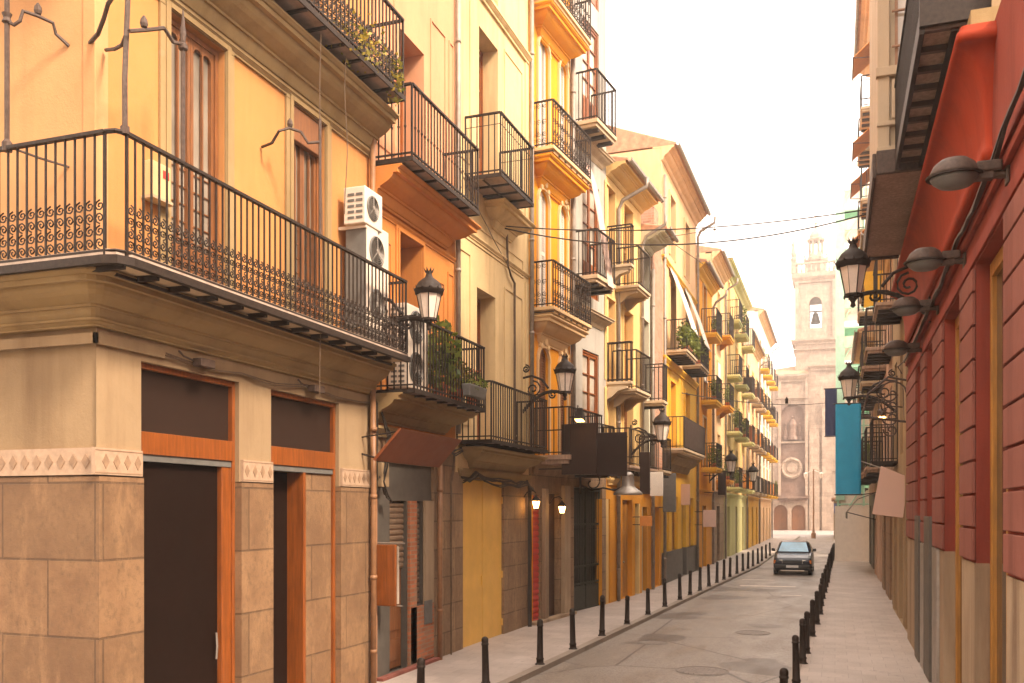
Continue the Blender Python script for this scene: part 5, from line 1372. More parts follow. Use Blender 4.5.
# bay (stands over the far part of the red wall): own tall narrow house front
F = Fr(1.4, 18.2, -PI/2)
B = empty('bay_window', F.W(0,0,7.3), F.phi, 'tall cream bay window standing on a broad wooden slab above the street', 'bay window')
ly = 18.2-14.15   # length
wb = .86
m = MB(); m.box(0, ly+.42, -wb, -.0, .05, .12); m.build('slab', M['woodsoffit'], B)
m = MB(); m.box(-.02, ly+.46, -wb-.05, -wb-.002, .0, .34); m.box(ly+.42, ly+.50, -wb, .9, .04, .36); m.box(-.02,.05,-wb,-.3,.0,.3); m.build('slab_edge', M['ironlight'], B, bevel=.01)
m = MB(); y0b = -wb+.06
m.box(.05, ly, y0b+.0, -.31, .36, 9.5); m.build('wall', M['baystone'], B)
m = MB()
for a_, c_ in ((y0b-.03, y0b+.13),(-.36,-.31)): m.box(ly+.002, ly+.07, a_, c_, .36, 9.5)
m.box(ly+.002, ly+.12, y0b-.05, .9, .36, .5); m.box(ly+.002, ly+.09, y0b-.04, .9, .5, .56); m.box(ly+.002, ly+.10, y0b-.04, .9, .85, .91); m.box(ly+.002,ly+.12,y0b-.05,.9,1.55,1.68)
m.box(ly+.002, ly+.04, y0b+.16, .9, .92, 1.5)
for k_ in range(5): m.box(ly+.06, ly+.085, y0b+.16+.14*k_, y0b+.25+.14*k_, .95, 1.5)
m.build('moulding', M['baystone'], B, bevel=.01)
m = MB(); m.box(ly+.01, ly+.03, y0b+.2, -.38, 1.75, 9.4); m.build('pane', M['glasspale'], B)
m = MB(); m.box(ly+.03, ly+.06, y0b+.2, y0b+.24, 1.7, 9.4); m.box(ly+.03, ly+.055, y0b+.25, -.38, 4.4, 4.5); m.box(ly+.03, ly+.055, y0b+.25, -.38, 3.0, 3.1)
for z in (1.95, 2.45, 4.0): m.tube([(ly+.1, y0b+.16, z),(ly+.1, -.3, z)], .02, 6)
m.build('window_frame', M['pipe'], B)

# R3.. further right houses
def right_house(y0, y1, x, label, H, wallm, gm, floors, nb, w, slab, slabm, sof, roof=True, style='plain', win='woodbrown'):
    f = Fr(x, y1, -PI/2); f.L = y1-y0; L = f.L; b = bld(f, label)
    shell(b, M[wallm], L, H-.05)
    xs = [(L*(i+.5)/nb-.5, L*(i+.5)/nb+.5) for i in range(nb)]
    wall(b, 'upper_wall', M[wallm], 0, L, 3.4, H, [(a,c,z+.02,z+2.3) for a,c in xs for z in floors], .2)
    gops = [(a-.1,c+.1,.05,2.9) for a,c in xs]
    wall(b, 'ground_floor_wall', M[gm], 0, L, 0, 3.4, gops, .2)
    for i,(a,c,za,zb) in enumerate(gops):
        if i % 2: roller(b, a, c, za, zb-.01, .1, 'roller', slat=.15)
        else: panel_door(b, a, c, za, zb-.01, .14, 'woodochre', 2, 3)
    for i,(a,c) in enumerate(xs):
        for j,z in enumerate(floors):
            louvre(b, a+.01, c-.01, z+.03, z+2.29, .15, win); balcony(b, a-.5, c+.5, z, w, 1.1, style, slab, .15, slabmat=slabm, zt=.16, bracket=2 if slab == 'stone' else 0)
    if roof: tile_roof(b, L, H, .7, 8, 1.2, soffit=sof)
    return f, b
fr3, _ = right_house(26.5, 33.5, 1.5, 'brown plaster house with joisted balconies beyond the bay window', 10.2, 'rose', 'stone2', [3.9,7.2], 2, .7, 'joist', 'woodsoffit', 'creamtrim')
fr4, _ = right_house(33.5, 41, 1.55, 'ochre house hung with orange awnings high on the right', 21.0, 'beige', 'rose', [4.0,7.2,10.4,13.6,16.8], 2, .7, 'joist', 'slabstone', 'peach')
fr5, _ = right_house(41, 49, 1.6, 'dark ground-floor tavern house on the right row', 10.2, 'rose', 'greyshop', [4.0,7.2], 2, .8, 'iron', 'slabstone', 'creamtrim')
fr6, _ = right_house(58, 72, 1.9, 'far cream house on the right beyond the scaffold', 13, 'white', 'stone2', [4.0,7.2], 3, .7, 'iron', 'slabstone', 'creamtrim')
# orange awnings
for i in range(4):
    u = 2.0+1.6*i if False else 5.6; z = 11.4+1.9*i
for i, (u, z) in enumerate(((5.6,12.2),(5.6,15.6),(5.6,18.6),(1.9,12.2),(1.9,15.4))):
    r = empty('orange_awning', fr4.W(u,0,z), fr4.phi, 'orange canvas awning high on the ochre house, %s' % ['lowest of the near column','middle of the near column','topmost of the near column','lower of the far column','upper of the far column'][i], 'awning', 'orange awnings on the right')
    m = MB(); m.ring([[(-.9,-.02,.8),(.9,-.02,.8),(.9,-.0,.83),(-.9,-.0,.83)],[(-.9,-.95,0),(.9,-.95,0),(.9,-.95,.03),(-.9,-.95,.03)]]); m.build('cloth', M['orangecloth'], r)
    m = MB(); m.tube([(-.9,-.95,0),(-.9,0,-.1)], .015, 5); m.tube([(.9,-.95,0),(.9,0,-.1)], .015, 5); m.tube([(-.92,-.95,.01),(.92,-.95,.01)], .02, 5); m.build('frame', M['iron'], r)
# roof edge bits above
# scaffold tower with mint netting
def scaffold(x0, x1, y0, y1, H):
    r = empty('scaffold', ((x0+x1)/2, (y0+y1)/2, 0), 0, 'mint green scaffold tower with white sheeting beside the right houses', 'scaffold')
    m = MB(); hx, hy = (x1-x0)/2, (y1-y0)/2
    xs = [-hx, 0, hx]; ys_ = [-hy, 0, hy]
    for x in xs:
        for y in ys_:
            m.tube([(x,y,0),(x,y,H)], .05, 6)
    z = 2
    while z < H:
        for y in ys_: m.tube([(-hx,y,z),(hx,y,z)], .04, 5); m.tube([(-hx,y,z+1),(hx,y,z+1)], .03, 5)
        for x in xs: m.tube([(x,-hy,z),(x,hy,z)], .04, 5)
        m.tube([(-hx,-hy,z),(0,-hy,z+2)], .03, 5)
        z += 2
    m.build('pole', M['scaffold'], r)
    k = MB(); z = 2
    while z < H: k.box(-hx+.05, hx-.05, -hy+.05, hy-.05, z+.05, z+.09); z += 2
    k.build('deck', M['scaffold'], r)
    k = MB(); z = 2.3
    while z < H-1: k.box(-hx+.12, hx-.1, -hy+.1, -hy+.13, z+.05, z+1.3); z += 2
    k.build('sheeting', M['whitecloth'], r)
    k = MB(); k.box(-hx-.09, -hx+.32, -hy-.10, -hy-.07, 3.2, H-.3); k.box(-hx-.12,-hx-.09,-hy-.1,hy,3.2,H-.3); k.build('netting', M['scaffold'], r)
    k = MB(); k.box(-hx-.12, hx, -hy-.14, -hy-.10, .05, 2.9); k.box(-hx-.16,-hx-.12,-hy-.14,hy,.05,2.9); k.build('bright_opening_panel', M['whitecloth'], r)  # white panel put in to imitate the bright opening at the street's end
scaffold(.15, 2.6, 50, 56, 19.5)
# second lantern, right, and its large ornate scroll bracket
F = Fr(1.45, 26.5, -PI/2)
lan_px(F, 849, 388, 1.12, 'smaller street lantern above the teal banner on the right', 1.0, group='lanterns on the street walls')
# ironwork screen at right
r = empty('iron_screen', (1.44, 20.5, 5.0), -PI/2, 'ornate wrought iron scroll screen bracketed from the wall behind the teal banner', 'ironwork')
m = MB()
for i in range(4):
    R = .30-.05*i; c_ = (-.02, -.30-.18*i*.6, .2-.22*i)
    m.tube([(0, -.35+R*math.cos(t*.42+i)*(1-t/22), .1-.25*i+R*math.sin(t*.42+i)*(1-t/22)) for t in range(20)], .018, 5)
m.tube([(0,-.0,.6),(0,-.1,.75),(0,-.22,.65),(0,-.14,.5)], .018, 5); m.tube([(0,0,-.9),(0,0,.6)], .03, 5); m.tube([(0,0,.35),(0,-.4,.45),(0,-.8,.1),(0,-.9,-.3)], .024, 6); m.tube([(0,0,-.5),(0,-.9,-.35)], .024, 6)
for i in range(6): m.tube([(0,-.12*i-.1,-.5),(0,-.12*i-.12,.2-.03*i)], .01, 4)
m.build('scroll', M['ironlight'], r)
# lit lamp by the banners
r = empty('spot_lamp', (1.0, 22.5, 4.9), 0, 'small lit spot lamp under the scroll screen at right', 'lamp'); m = MB(); m.lathe((0,0,-.1), [(.03,0),(.1,.04),(.1,.16),(.04,.2)], 10); m.build('housing', M['ironlight'], r); m = MB(); m.lathe((0,0,-.15), [(0,0),(.08,.03),(.09,.06)], 10); m.build('lamp_glass', M['lit'], r); m = MB(); m.tube([(0,0,.08),(.2,0,.15),(.44,0,.12)], .015, 5); m.build('bracket', M['iron'], r)

# banners: teal, navy and blush board
def banner(x0, x1, y, z0, z1, mat, label, wallx, name='banner', wav=.03):
    r = empty(name, ((x0+x1)/2, y, z0), 0, label, 'banner', 'banners hanging over the right pavement')
    hw = (x1-x0)/2; h = z1-z0; m = MB(); n = 8; mm = 12
    for sgn, off in ((1, 0), ):
        vs = []; fs = []
        for j in range(mm+1):
            for i in range(n+1): vs.append((-hw+2*hw*i/n, wav*math.sin(i*.9+j*.35)*(.3+.7*(1-j/mm)), h*j/mm))
        k0 = len(vs)
        for j in range(mm+1):
            for i in range(n+1): a_ = vs[j*(n+1)+i]; vs.append((a_[0], a_[1]+.006, a_[2]))
        for j in range(mm):
            for i in range(n):
                q = j*(n+1)+i; fs.append((q,q+1,q+n+2,q+n+1)); fs.append((k0+q,k0+q+n+1,k0+q+n+2,k0+q+1))
        for j in range(mm): q = j*(n+1); fs.append((q,q+n+1,k0+q+n+1,k0+q)); q += n; fs.append((q,k0+q,k0+q+n+1,q+n+1))
        m.add(vs, fs)
    m.build('cloth', M[mat], r, smooth=True)
    k = MB(); k.tube([(-hw-.05,.02,h+.015),(wallx-(x0+x1)/2,.02,h+.015)], .022, 6); k.tube([(-hw-.03,.02,-.02),(hw+.03,.02,-.02)], .018, 6); k.tube([(hw+.02,.02,-.02),(wallx-(x0+x1)/2,.02,.1)], .014, 5)
    k.build('rod', M['iron'], r)
def world_at(px, py, y):
    f = Fr(0, y, 0); u, z = f.at(px, py); return u, z
def banner_px(pl, pr, pt, pb, y, mat, label, wallx, **k):
    x0, zt = world_at(pl, pt, y); x1, _ = world_at(pr, pt, y); zb = world_at((pl+pr)/2, pb, y)[1]
    zt = world_at((pl+pr)/2, pt, y)[1]; banner(x0, x1, y, zb, zt, mat, label, wallx, **k)
banner_px(835.5, 861, 404, 494, 28, 'teal', 'long bright teal banner hanging square to the street', 1.5)
banner_px(825, 837, 389, 436, 40, 'navy', 'narrow dark navy banner hanging behind the teal one', 1.55)
# blush board, tilted in its plane
y = 22.0
pts = [world_at(px, py, y) for px, py in ((872,514),(903,518),(908,477),(881,466))]
cx = sum(p_[0] for p_ in pts)/4; cz = sum(p_[1] for p_ in pts)/4
r = empty('hanging_board', (cx, y, cz), 0, 'blank blush pink board hanging askew over the right pavement', 'sign')
m = MB(); m.prism_y([(a_-cx, b_-cz) for a_, b_ in pts], -.02, .02); m.build('board', M['blushboard'], r, bevel=.004)
q0 = world_at(861, 461, y); q1 = world_at(908, 477, y)
m = MB(); m.tube([(q0[0]-cx,.03,q0[1]-cz),(q1[0]-cx,.03,q1[1]-cz)], .012, 5); m.build('rod', M['zinc'], r)
# tavern awning, shop bits on the right further away
r = empty('shop_awning', (1.6, 42, 2.4), -PI/2, 'dark green drooping shop awning at the far right', 'awning')
m = MB(); m.ring([[(-2.2,-.02,1.0),(2.2,-.02,1.0),(2.2,0,1.03),(-2.2,0,1.03)],[(-2.2,-.7,.75),(2.2,-.7,.75),(2.2,-.68,.78),(-2.2,-.68,.78)],[(-2.2,-1.15,.2),(2.2,-1.15,.2),(2.2,-1.12,.22),(-2.2,-1.12,.22)],[(-2.2,-1.15,-.05),(2.2,-1.15,-.05),(2.2,-1.12,-.05),(-2.2,-1.12,-.05)]]); m.build('cloth', M['darkgreen'], r)
m = MB(); m.tube([(2.1,-1.1,.2),(2.1,0,-.1)], .02, 5); m.tube([(-2.1,-1.1,.2),(-2.1,0,-.1)], .02, 5); m.build('frame', M['iron'], r)
plant(fr4, 5.8, -.5, 7.22, .45, .9, 500, 'yellow-green climbing plant hanging behind the smaller right lantern', lm='leafyellow', box=.5, cnt=3, ls=.13, droop=.6)
plant(fr4, 5.8, -.5, 4.02, .45, .6, 300, 'bushy green plant low on the ochre house balcony', lm='leaf', box=.5, cnt=3, ls=.12, droop=.3)
r = empty('yellow_flag', fr3.W(6.2,-.5,8.3), fr3.phi, 'small amber cloth hung from a right side balcony', 'cloth'); m = MB(); m.ring([[(0,-.25,0),(.02,-.25,0),(.02,.25,.1),(0,.25,.1)],[(0,-.22,.5),(.02,-.22,.5),(.02,.2,.5),(0,.2,.5)],[(0,-.3,1.0),(.02,-.3,1.0),(.02,.25,1.0),(0,.25,1.0)]]); m.build('cloth', M['yellowcloth'], r)

# unseen street behind the viewpoint; its right house is added to block the sun
for (x, y1, ln, ph, h, mt, lb) in ((1.4, -3.6, 26, -PI/2, 15.5, 'rose', 'long unseen rose plaster house behind the viewpoint, added to block the sun'), (-6.7, -26, 24, PI/2, 15, 'cream', 'cream house across the side street behind the viewpoint')):
    f = Fr(x, y1, ph); f.L = ln; b = bld(f, lb); shell(b, M[mt], ln, h)
    cs = [(1.2+2.8*i, 2.3+2.8*i, z, z+2.3) for i in range(int((ln-2)/2.8)) for z in (.4, 4.2, 7.6, 11)]
    wall(b, 'wall', M[mt], 0, ln, 0, h, cs, .2)
    for a, c, za, zb in cs: louvre(b, a+.01, c-.01, za, zb-.01, .12, 'woodbrown', slat=.2)
# ------------------------------------------------------------ wires across the street
def span_wire(p0, p1, sag, label, r_=.018, n=24, second=None):
    m = MB(); a, c = Vector(p0), Vector(p1)
    m.tube([Vector((0,0,0)).lerp(c-a, t/n)+Vector((0,0,-sag*4*(t/n)*(1-t/n))) for t in range(n+1)], r_, 5)
    o = m.build('street_cable', M['cable']); o.location = p0; return tag(o, label, 'cable', 'cables slung across the street')
pa = F3.W(*[F3.at(504,226,-.1)[0], -.1, F3.at(504,226,-.1)[1]])
q = fr4.W(fr4.L-.3, 0, 0); zq = 0
def right_pt(px, py, x): f = Fr(x, 30, -PI/2); u, z = f.at(px, py); return f.W(u, 0, z)
FBY = Fr(.60, 18.2, -PI/2); ub, zb1 = FBY.at(869, 209); pb = FBY.W(ub, 0, zb1)
span_wire((pa[0],pa[1],pa[2]), pb, .22, 'upper of the two dark cables slung across the street to the right', .013)
span_wire((pa[0]+.02,pa[1],pa[2]-.05), (pb[0],pb[1]+.1,pb[2]-.05), .46, 'lower, slacker of the two dark cables slung across the street', .015)
pL = FB8.W(*[FB8.at(682,393,-.1)[0], -.1, FB8.at(682,393,-.1)[1]])
o = span_wire(pL, right_pt(858,397,1.55), .5, 'thin far cable crossing the street in front of the church', .02)
wl, zl = world_at(793, 400, 45)
r = empty('cable_box', (wl, 39.0, world_at(793,399,39)[1]), 0, 'tiny dark junction box hanging on the far street cable', 'junction box'); m = MB(); m.box(-.06,.06,-.05,.05,-.18,.02); m.lathe((0,0,.02), [(.05,0),(.02,.06),(0,.1)], 8); m.build('box', M['iron'], r, bevel=.01)

# ------------------------------------------------------------ CAR
def make_car(x, y):
    r = empty('parked_car', (x, y, 0), 0, 'dark blue hatchback driving towards the camera in the road', 'car')
    r.name = 'car'
    W = .84
    # stations along length: y, half width low, half width mid, z bottom, z belt
    def sec(yy, wl, wm, zb, zm, zt):
        return [(-wl,yy,zb),(-wm,yy,zb+.12),(-wm,yy,zm),(-wm*.95,yy,zt-.02),(-wm*.8,yy,zt),(wm*.8,yy,zt),(wm*.95,yy,zt-.02),(wm,yy,zm),(wm,yy,zb+.12),(wl,yy,zb)]
    st = [(0,.66,.70,.26,.48,.60),(.05,.72,.78,.22,.52,.68),(.18,.76,.82,.20,.55,.76),(.6,.78,.84,.2,.62,.86),(1.15,.78,.84,.2,.68,.95),(1.3,.78,.845,.2,.7,.97),(3.2,.78,.845,.2,.72,1.0),(3.7,.77,.83,.22,.7,.98),(4.05,.74,.79,.28,.66,.9),(4.15,.7,.74,.35,.6,.8)]
    m = MB(); m.ring([sec(*s_) for s_ in st]); m.build('body', M['carpaint'], r, smooth=False, bevel=.03)
    def cab(yy, w0, w1, z0, z1): return [(-w0,yy,z0),(-w1,yy,z1-.03),(-w1*.9,yy,z1),(w1*.9,yy,z1),(w1,yy,z1-.03),(w0,yy,z0)]
    m = MB(); m.ring([cab(1.12,.76,.74,.93,.96),cab(1.75,.78,.60,.95,1.40),(cab(2.2,.78,.60,.96,1.44)),cab(3.1,.78,.59,.97,1.42),cab(3.75,.76,.56,.95,1.15)]); m.build('cabin', M['carpaint'], r, bevel=.02)
    g = MB(); g.add([(-.66,1.16,.985),(.66,1.16,.985),(.53,1.71,1.375),(-.53,1.71,1.375)], [(0,1,2,3)])
    # push glass 1 cm out
    g.v = [(a, b-.02, c+.012) for a,b,c in g.v]; g.build('windscreen', M['carglass'], r)
    for s in (-1,1):
        g = MB(); g.add([(s*.775,1.45,1.0),(s*.79,3.3,1.02),(s*.625,3.0,1.37),(s*.63,1.85,1.37)], [(0,1,2,3)]); g.v = [(a+s*.012,b,c) for a,b,c in g.v]; g.build('side_window', M['carglass'], r)
        h = MB(); h.ring([[(s*.42,-.01,.52),(s*.42,-.0,.66),(s*.70,.06,.67),(s*.74,.10,.55)],[(s*.42,.05,.50),(s*.42,.06,.68),(s*.72,.12,.69),(s*.76,.16,.54)]]); h.build('headlight', M['carlight'], r)
        h = MB(); h.box(s*.71,s*.80,.03,.16,.52,.66); h.build('indicator', M['amberlight'], r)
        h = MB(); h.ring([[(s*.80,1.42,.99),(s*.98,1.40,1.0),(s*.98,1.40,1.13),(s*.84,1.42,1.12)],[(s*.80,1.5,.99),(s*.97,1.49,1.0),(s*.97,1.49,1.12),(s*.84,1.5,1.11)]]); h.build('wing_mirror', M['blackdoor'], r, bevel=.02)
        for yw in (.78, 3.3):
            c = (s*.74, yw, .31)
            t = MB(); t.lathe_x(c, [(.19,-.085),(.29,-.095),(.31,-.06),(.31,.06),(.29,.095),(.19,.085)], 24); w_ = t.build('wheel', M['rubber'], r, smooth=True)
            q = MB(); q.lathe_x((s*.74,yw,.31), [(.03,s*.09),(.19,s*.075),(.19,-s*.02)], 18)
            for k in range(5):
                a_ = k*2*PI/5; q.tube([(s*.835,yw,.31),(s*.83,yw+.17*math.cos(a_),.31+.17*math.sin(a_))], .025, 4)
            q.build('rim', M['zinc'], w_)
    k = MB(); k.box(-.40,.40,-.014,.03,.52,.64); k.build('grille', M['blackdoor'], r)
    for i in range(3): pass
    k = MB(); k.box(-.76,.76,-.05,.08,.30,.47); k.build('bumper', M['blackdoor'], r, bevel=.03)
    k = MB(); k.box(-.26,.26,-.062,-.051,.34,.45); k.build('number_plate', M['plate'], r)
    k = MB(); k.box(-.5,.5,-.045,.1,.19,.235); k.build('lower_lip', M['acwhite'], r, bevel=.01)
    return r
car = make_car(-1.66, 39.6); car.scale = (.93,.93,.95)

# ------------------------------------------------------------ CHURCH and end of street
F = Fr(-9.2, 128, 0)
B = empty('church', (F.x, F.y, 0), 0, 'pale stone church with tall bell tower closing the end of the street', 'church')
def cx_(px): return F.u(px)
def cz_(py, v=0): return F.z(800, py, v)
xl, xr = cx_(771)-6, cx_(808)
dA = (cx_(773.5), cx_(787.5)); dB = (cx_(791.5), cx_(805.5)); dz = cz_(505)
pz0, pz1 = cz_(441), cz_(404); px0, px1 = cx_(781), cx_(804.5)
H = cz_(374)
wall(B, 'front_wall', M['church'], xl, xr, 0, H, [(dA[0],dA[1],-.1,dz),(dB[0],dB[1],-.1,dz),(px0,px1,pz0,pz1),(px0-.1,px1+.1,cz_(497),cz_(443))], .6)
m = MB(); m.box(xl, xr, .62, 12, 0, H); m.build('nave_wall', M['church'], B)
for a, c in (dA, dB):
    panel_door(B, a, c, 0, dz, .5, 'woodbrown', 2, 4, handle=False); m = MB(); arch_fill(m, a, c, 0, dz, .02, .48); m.build('arch_head', M['church'], B)
m = MB(); m.box(px0, px1, .4, .6, pz0, pz1); arch_fill(m, px0, px1, pz0, pz1, .02, .39); m.build('arched_panel', M['churchdark'], B)
m = MB(); cxm = (px0+px1)/2; zm = (pz0+pz1)/2
m.lathe((cxm,.36,pz0+.2), [(.7,0),(.7,.4),(.5,.5),(.45,1.4),(.55,2.0),(.3,2.6),(.12,2.8),(.2,3.0),(0,3.2)], 10)
for q in (-.9,.9): m.lathe((cxm+q,.36,pz0+.2), [(.3,0),(.3,.4),(.2,.5),(.22,1.4),(.1,1.9),(.14,2.1),(0,2.3)], 8)
m.build('relief_figure', M['churchdark'], B)
m = MB(); m.box(px0-.1, px1+.1, .3, .6, cz_(497), cz_(443)); m.build('relief_panel', M['churchdark'], B)
m = MB(); rc = (cx_(791.5), .12, cz_(468)); m.lathe_y(rc, [(1.45,.18),(1.45,-.05),(1.2,-.15),(1.0,-.05),(1.0,.1),(.7,.1),(.6,.02),(.1,.02)], 28)
for k in range(8): m.lathe_y((rc[0]+1.22*math.cos(k*PI/4), .0, rc[2]+1.22*math.sin(k*PI/4)), [(0,-.1),(.16,-.03),(.16,.2)], 8)
m.build('rose_relief', M['church'], B)
cornice(m2 := MB(), px0-.6, px1+.6, cz_(497)+.1, .6, .8, 4); m2.build('cornice', M['churchdark'], B)
m = MB(); 
for x in (px0-.35, px1+.1): m.box(x, x+.35, -.25, -.002, cz_(497)+.2, H-.8)
m.box((dA[1]+dB[0])/2-.2, (dA[1]+dB[0])/2+.2, -.2, -.002, 0, dz-.8)
cornice(m, xl, xr, H, .6, 1.0, 4); cornice(m, px0-.6, px1+.6, pz1+.9, .4, .4, 3)
m.build('pilaster', M['church'], B)
# pitched roof over nave
m = MB(); m.ring([[(xl,-.1,H),(xr,-.1,H),(xr,13,H),(xl,13,H)],[(xl+4,4,H+.6),(xr,4,H+1.9),(xr,9,H+1.9),(xl+4,9,H+.6)]]); m.build('roof', M['rooftile'], B)
# right hand masonry: buttress piers
x0, x1 = cx_(808), cx_(838)
m = MB(); m.box(x0+.002, x1+9, .4, 12, 0, H+1.0)
for px in (809, 822): x = cx_(px); m.box(x, x+1.3, .05, .398, 0, cz_(430 if px != 822 else 400))
cornice(m, x0, x1+8, H+1.2, .5, .8, 3, .4); cornice(m, x0, x1, cz_(470), .3, .4, 3, .4)
m.build('buttress', M['church'], B)
# tower
T0, T1 = cx_(795), cx_(836); tw = T1-T0; zc1 = cz_(342); zc2 = cz_(276); tcx = (T0+T1)/2; V0 = 1.2
bo = (cx_(809), cx_(821.5), cz_(327), cz_(296))
wall(B, 'tower_wall', M['church'], T0, T1, 0, zc2, [(bo[0],bo[1],bo[2],bo[3])], 1.0, V0)
m = MB(); arch_fill(m, bo[0], bo[1], bo[2], bo[3], V0+.02, V0+.9); m.box(T0+.01, bo[0]-.01, V0+.02, V0+tw, 0, zc2-.01); m.box(bo[1]+.01, T1-.01, V0+.02, V0+tw, 0, zc2-.01); m.box(bo[0]-.01, bo[1]+.01, V0+.05, V0+tw, 0, bo[2]); m.box(bo[0]-.01, bo[1]+.01, V0+.05, V0+tw, bo[3], zc2-.01)
m.build('tower_body', M['church'], B)
m = MB()
for x in (T0-.05, T1-.45): m.box(x, x+.5, V0-.25, V0-.002, zc1, zc2-.5)
for z, d_, h_ in ((zc1+.5,.55,.7),(zc1-.8,.3,.3),(zc2+.3,.5,1.0),(cz_(410),.3,.4)): cornice(m, T0-d_, T1+d_, z, d_, h_, 4, V0); m.box(T0-d_*.9, T1+d_*.9, V0, V0+tw+d_*.9, z-h_*.4, z-.02)
m.box(T0-.5, T1+.5, V0-.5, V0+tw+.5, zc2+.3, zc2+.6)
m.build('tower_cornice', M['church'], B)
m = MB(); zb_ = zc2+.6; n = 10
for i in range(n+1): x = T0-.3+(tw+.6)*i/n; m.lathe((x,V0-.35,zb_), [(.12,0),(.16,.3),(.08,.7),(.12,1.1)], 6)
m.box(T0-.4, T1+.4, V0-.5, V0-.2, zb_+1.1, zb_+1.35)
for x in (T0-.25, T1+.25):
    for y in (V0-.3, V0+tw):
        m.box(x-.3,x+.3,y-.3,y+.3,zb_,zb_+1.7); m.lathe((x,y,zb_+1.7), [(.36,0),(.42,.25),(.2,.5),(.34,1.0),(.16,1.9),(.26,2.2),(.1,2.6),(0,3.4)], 8)
m.build('balustrade', M['church'], B)
m = MB(); tz = zb_; R = tw*.15
cy_ = V0+tw/2
m.lathe((tcx, cy_, tz), [(R*2.0,0),(R*2.0,1.9),(R*2.2,2.0),(R*2.2,2.25),(R*1.5,2.4),(R*1.35,2.9)], 8, PI/8)
for k in range(8):
    a_ = PI/8+k*PI/4; c_, s_ = math.cos(a_), math.sin(a_)
    m.tube([(tcx+R*1.15*c_,cy_+R*1.15*s_,tz+2.8),(tcx+R*1.15*c_,cy_+R*1.15*s_,tz+4.9)], .17, 6)
    m.lathe((tcx+R*2.0*c_, cy_+R*2.0*s_, tz+2.2), [(.14,0),(.2,.15),(.08,.35),(.14,.6),(0,1.1)], 6)
m.lathe((tcx, cy_, tz+4.8), [(R*1.5,0),(R*1.65,.25),(R*1.25,.4),(R*1.15,.8),(R*.8,1.3),(R*.4,1.6),(.14,1.9),(.1,2.3),(.24,2.5),(0,2.8)], 8, PI/8)
m.tube([(tcx,cy_,tz+7.5),(tcx,cy_,tz+8.8)], .05, 5); m.tube([(tcx-.3,cy_,tz+8.3),(tcx+.3,cy_,tz+8.3)], .05, 5)
m.build('tower_lantern', M['church'], B)
m = MB(); bc = ((bo[0]+bo[1])/2, V0+1.2, bo[2]+.8); m.lathe(bc, [(.65,0),(.6,.2),(.45,.8),(.35,1.3),(.1,1.5),(0,1.55)], 14); m.box(bo[0]-.3,bo[1]+.3,V0+1.1,V0+1.3,bo[2]+2.3,bo[2]+2.5); m.build('bell', M['iron'], B)
# beige low garden wall and lamp post before the church, right
r = empty('low_building', (.9, 96, 0), 0, 'low beige walled kiosk with a blue awning before the church', 'building')
m = MB(); m.box(-1.0, 4.0, -9, 9, 0, 3.6); m.build('wall', M['beige'], r)
m = MB(); m.box(-1.2,4.1,-9.3,9.2,3.6,3.8); m.build('roof', M['rooftile'], r)
m = MB(); m.ring([[(-1.0,-9.02,3.3),(1.2,-9.02,3.3),(1.2,-9.02,3.0),(-1.0,-9.02,3.0)],[(-1.0,-10.2,2.7),(1.2,-10.2,2.7),(1.2,-10.2,2.4),(-1.0,-10.2,2.4)]]); m.build('awning', M['navy'], r)
wx, _z = world_at(813.5, 540, 92)
r = empty('lamp_post', (wx, 92, 0), 0, 'slim brown lamp post standing before the church wall', 'lamp post')
m = MB(); m.lathe((0,0,0), [(.22,0),(.22,.5),(.12,.6),(.08,1.2),(.06,6.6)], 8); m.build('post', M['pipe'], r)
m = MB(); m.tube([(-.7,0,6.2),(0,0,6.5),(.7,0,6.2)], .04, 5); m.lathe((-.7,0,5.7), [(.12,0),(.2,.45),(.05,.6)], 8); m.lathe((.7,0,5.7), [(.12,0),(.2,.45),(.05,.6)], 8); m.build('lamp_head', M['lampglass'], r)
# parked vehicle beyond
# houses closing side gaps left of church and behind
for (x0,x1,y0,y1,h,mt,lb) in ((-30,-13.5,104,122,11,'rose','low rose plaster house beside the church, mostly hidden by the left row'),(5.2,16,60,100,14,'white','far white house beyond the mint scaffold')):
    r = empty('far_house', ((x0+x1)/2, y0, 0), 0, lb, 'building'); w_ = x1-x0
    zz = []; 
    ops_ = [(-w_/2+1.2+2.6*i, -w_/2+2.3+2.6*i, z, z+1.9) for i in range(int((w_-2)/2.6)) for z in (1.2,4.8,8.0) if z+2 < h]
    wall(r, 'wall', M[mt], -w_/2, w_/2, 0, h, ops_, .2)
    for o_ in ops_: louvre(r, o_[0]+.01, o_[1]-.01, o_[2], o_[3]-.01, .12, 'woodbrown', slat=.15)
    m = MB(); m.box(-w_/2, w_/2, .3, y1-y0, 0, h); m.build('side_wall', M[mt], r)
    m = MB(); m.ring([[(-w_/2-.4,-.4,h),(w_/2+.4,-.4,h),(w_/2+.4,y1-y0+.4,h),(-w_/2-.4,y1-y0+.4,h)],[(-w_/2+2,(y1-y0)/2,h+2),(w_/2-2,(y1-y0)/2,h+2),(w_/2-2,(y1-y0)/2+.1,h+2),(-w_/2+2,(y1-y0)/2+.1,h+2)]]); m.build('roof', M['rooftile'], r)

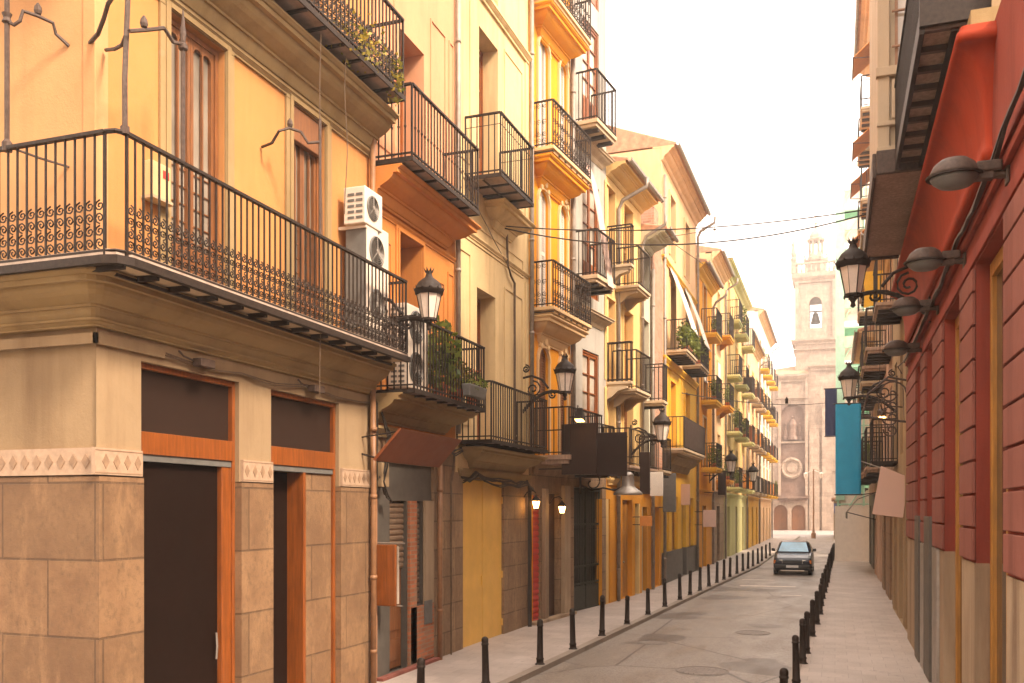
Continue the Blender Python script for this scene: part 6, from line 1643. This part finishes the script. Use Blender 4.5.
# ------------------------------------------------------------ LIGHT
SUN_AZ, SUN_EL = 112, 43     # degrees right of the street axis, height
w = bpy.data.worlds.new('World'); sc.world = w; w.use_nodes = True; nt = w.node_tree
bg = nt.nodes['Background']; sky = nt.nodes.new('ShaderNodeTexSky'); sky.sky_type = 'NISHITA'; sky.sun_disc = False
sky.sun_elevation = math.radians(SUN_EL); sky.sun_rotation = math.radians(SUN_AZ); sky.dust_density = 5; sky.air_density = 1.0; sky.ozone_density = .6; sky.altitude = 0
mxs = nt.nodes.new('ShaderNodeMix'); mxs.data_type = 'RGBA'; mxs.inputs[0].default_value = .8      # thin bright overcast over the clear sky
nt.links.new(sky.outputs[0], mxs.inputs[6]); mxs.inputs[7].default_value = (9.5, 9.0, 8.2, 1)
nt.links.new(mxs.outputs[2], bg.inputs[0]); bg.inputs[1].default_value = .15
sl = bpy.data.lights.new('sun', 'SUN'); so = bpy.data.objects.new('sun', sl); C.objects.link(so)
az, el = math.radians(SUN_AZ), math.radians(SUN_EL)
sd = Vector((math.sin(az)*math.cos(el), math.cos(az)*math.cos(el), math.sin(el)))
so.rotation_euler = (-sd).to_track_quat('-Z', 'Y').to_euler(); sl.energy = 2.6; sl.angle = math.radians(11); sl.color = (1, .87, .70)
vs_ = sc.view_settings; sc.display_settings.display_device = 'sRGB'; vs_.view_transform = 'Standard'; vs_.look = 'None'; vs_.gamma = 1; vs_.exposure = 1.7; vs_.use_curve_mapping = False
try:
    vs_.use_white_balance = True; vs_.white_balance_temperature = 7200; vs_.white_balance_tint = 20
except Exception as e: print('wb', e)
# haze box
HZ = MB(); HZ.box(-60, 60, -20, 180, -1.2, 60)
hm = bpy.data.materials.new('haze_air'); hm.use_nodes = True; nt = hm.node_tree
for n_ in list(nt.nodes):
    if n_.type == 'BSDF_PRINCIPLED': nt.nodes.remove(n_)
pv = nt.nodes.new('ShaderNodeVolumePrincipled'); pv.inputs['Color'].default_value = (1,.95,.88,1); pv.inputs['Density'].default_value = .0022; pv.inputs['Anisotropy'].default_value = .5
nt.links.new(pv.outputs[0], nt.nodes['Material Output'].inputs['Volume'])
ho = HZ.build('haze', hm); ho['kind'] = 'stuff'
sc.render.engine = 'CYCLES'; sc.render.resolution_x = 1024; sc.render.resolution_y = 683
sc.cycles.volume_step_rate = 4; sc.cycles.volume_max_steps = 64

split_far(.004, ('rusticated_block','joists'))
split_far(.02, ('bracket','sign_bracket','balustrade','tower_cornice','floor_frame','frame','fan_opening','side_vent','stone_base','wall','steel_panel','door_cladding','awning_post','relief_panel','brick_pier','pilaster','meter_panel','junction_box','window_frame','door_jamb','plinth','tower_body','cornice','moulding','brick_wall','ground_floor_wall','buttress','statue','arched_panel','relief_figure','beam','upper_wall','string_course','back_wall'))
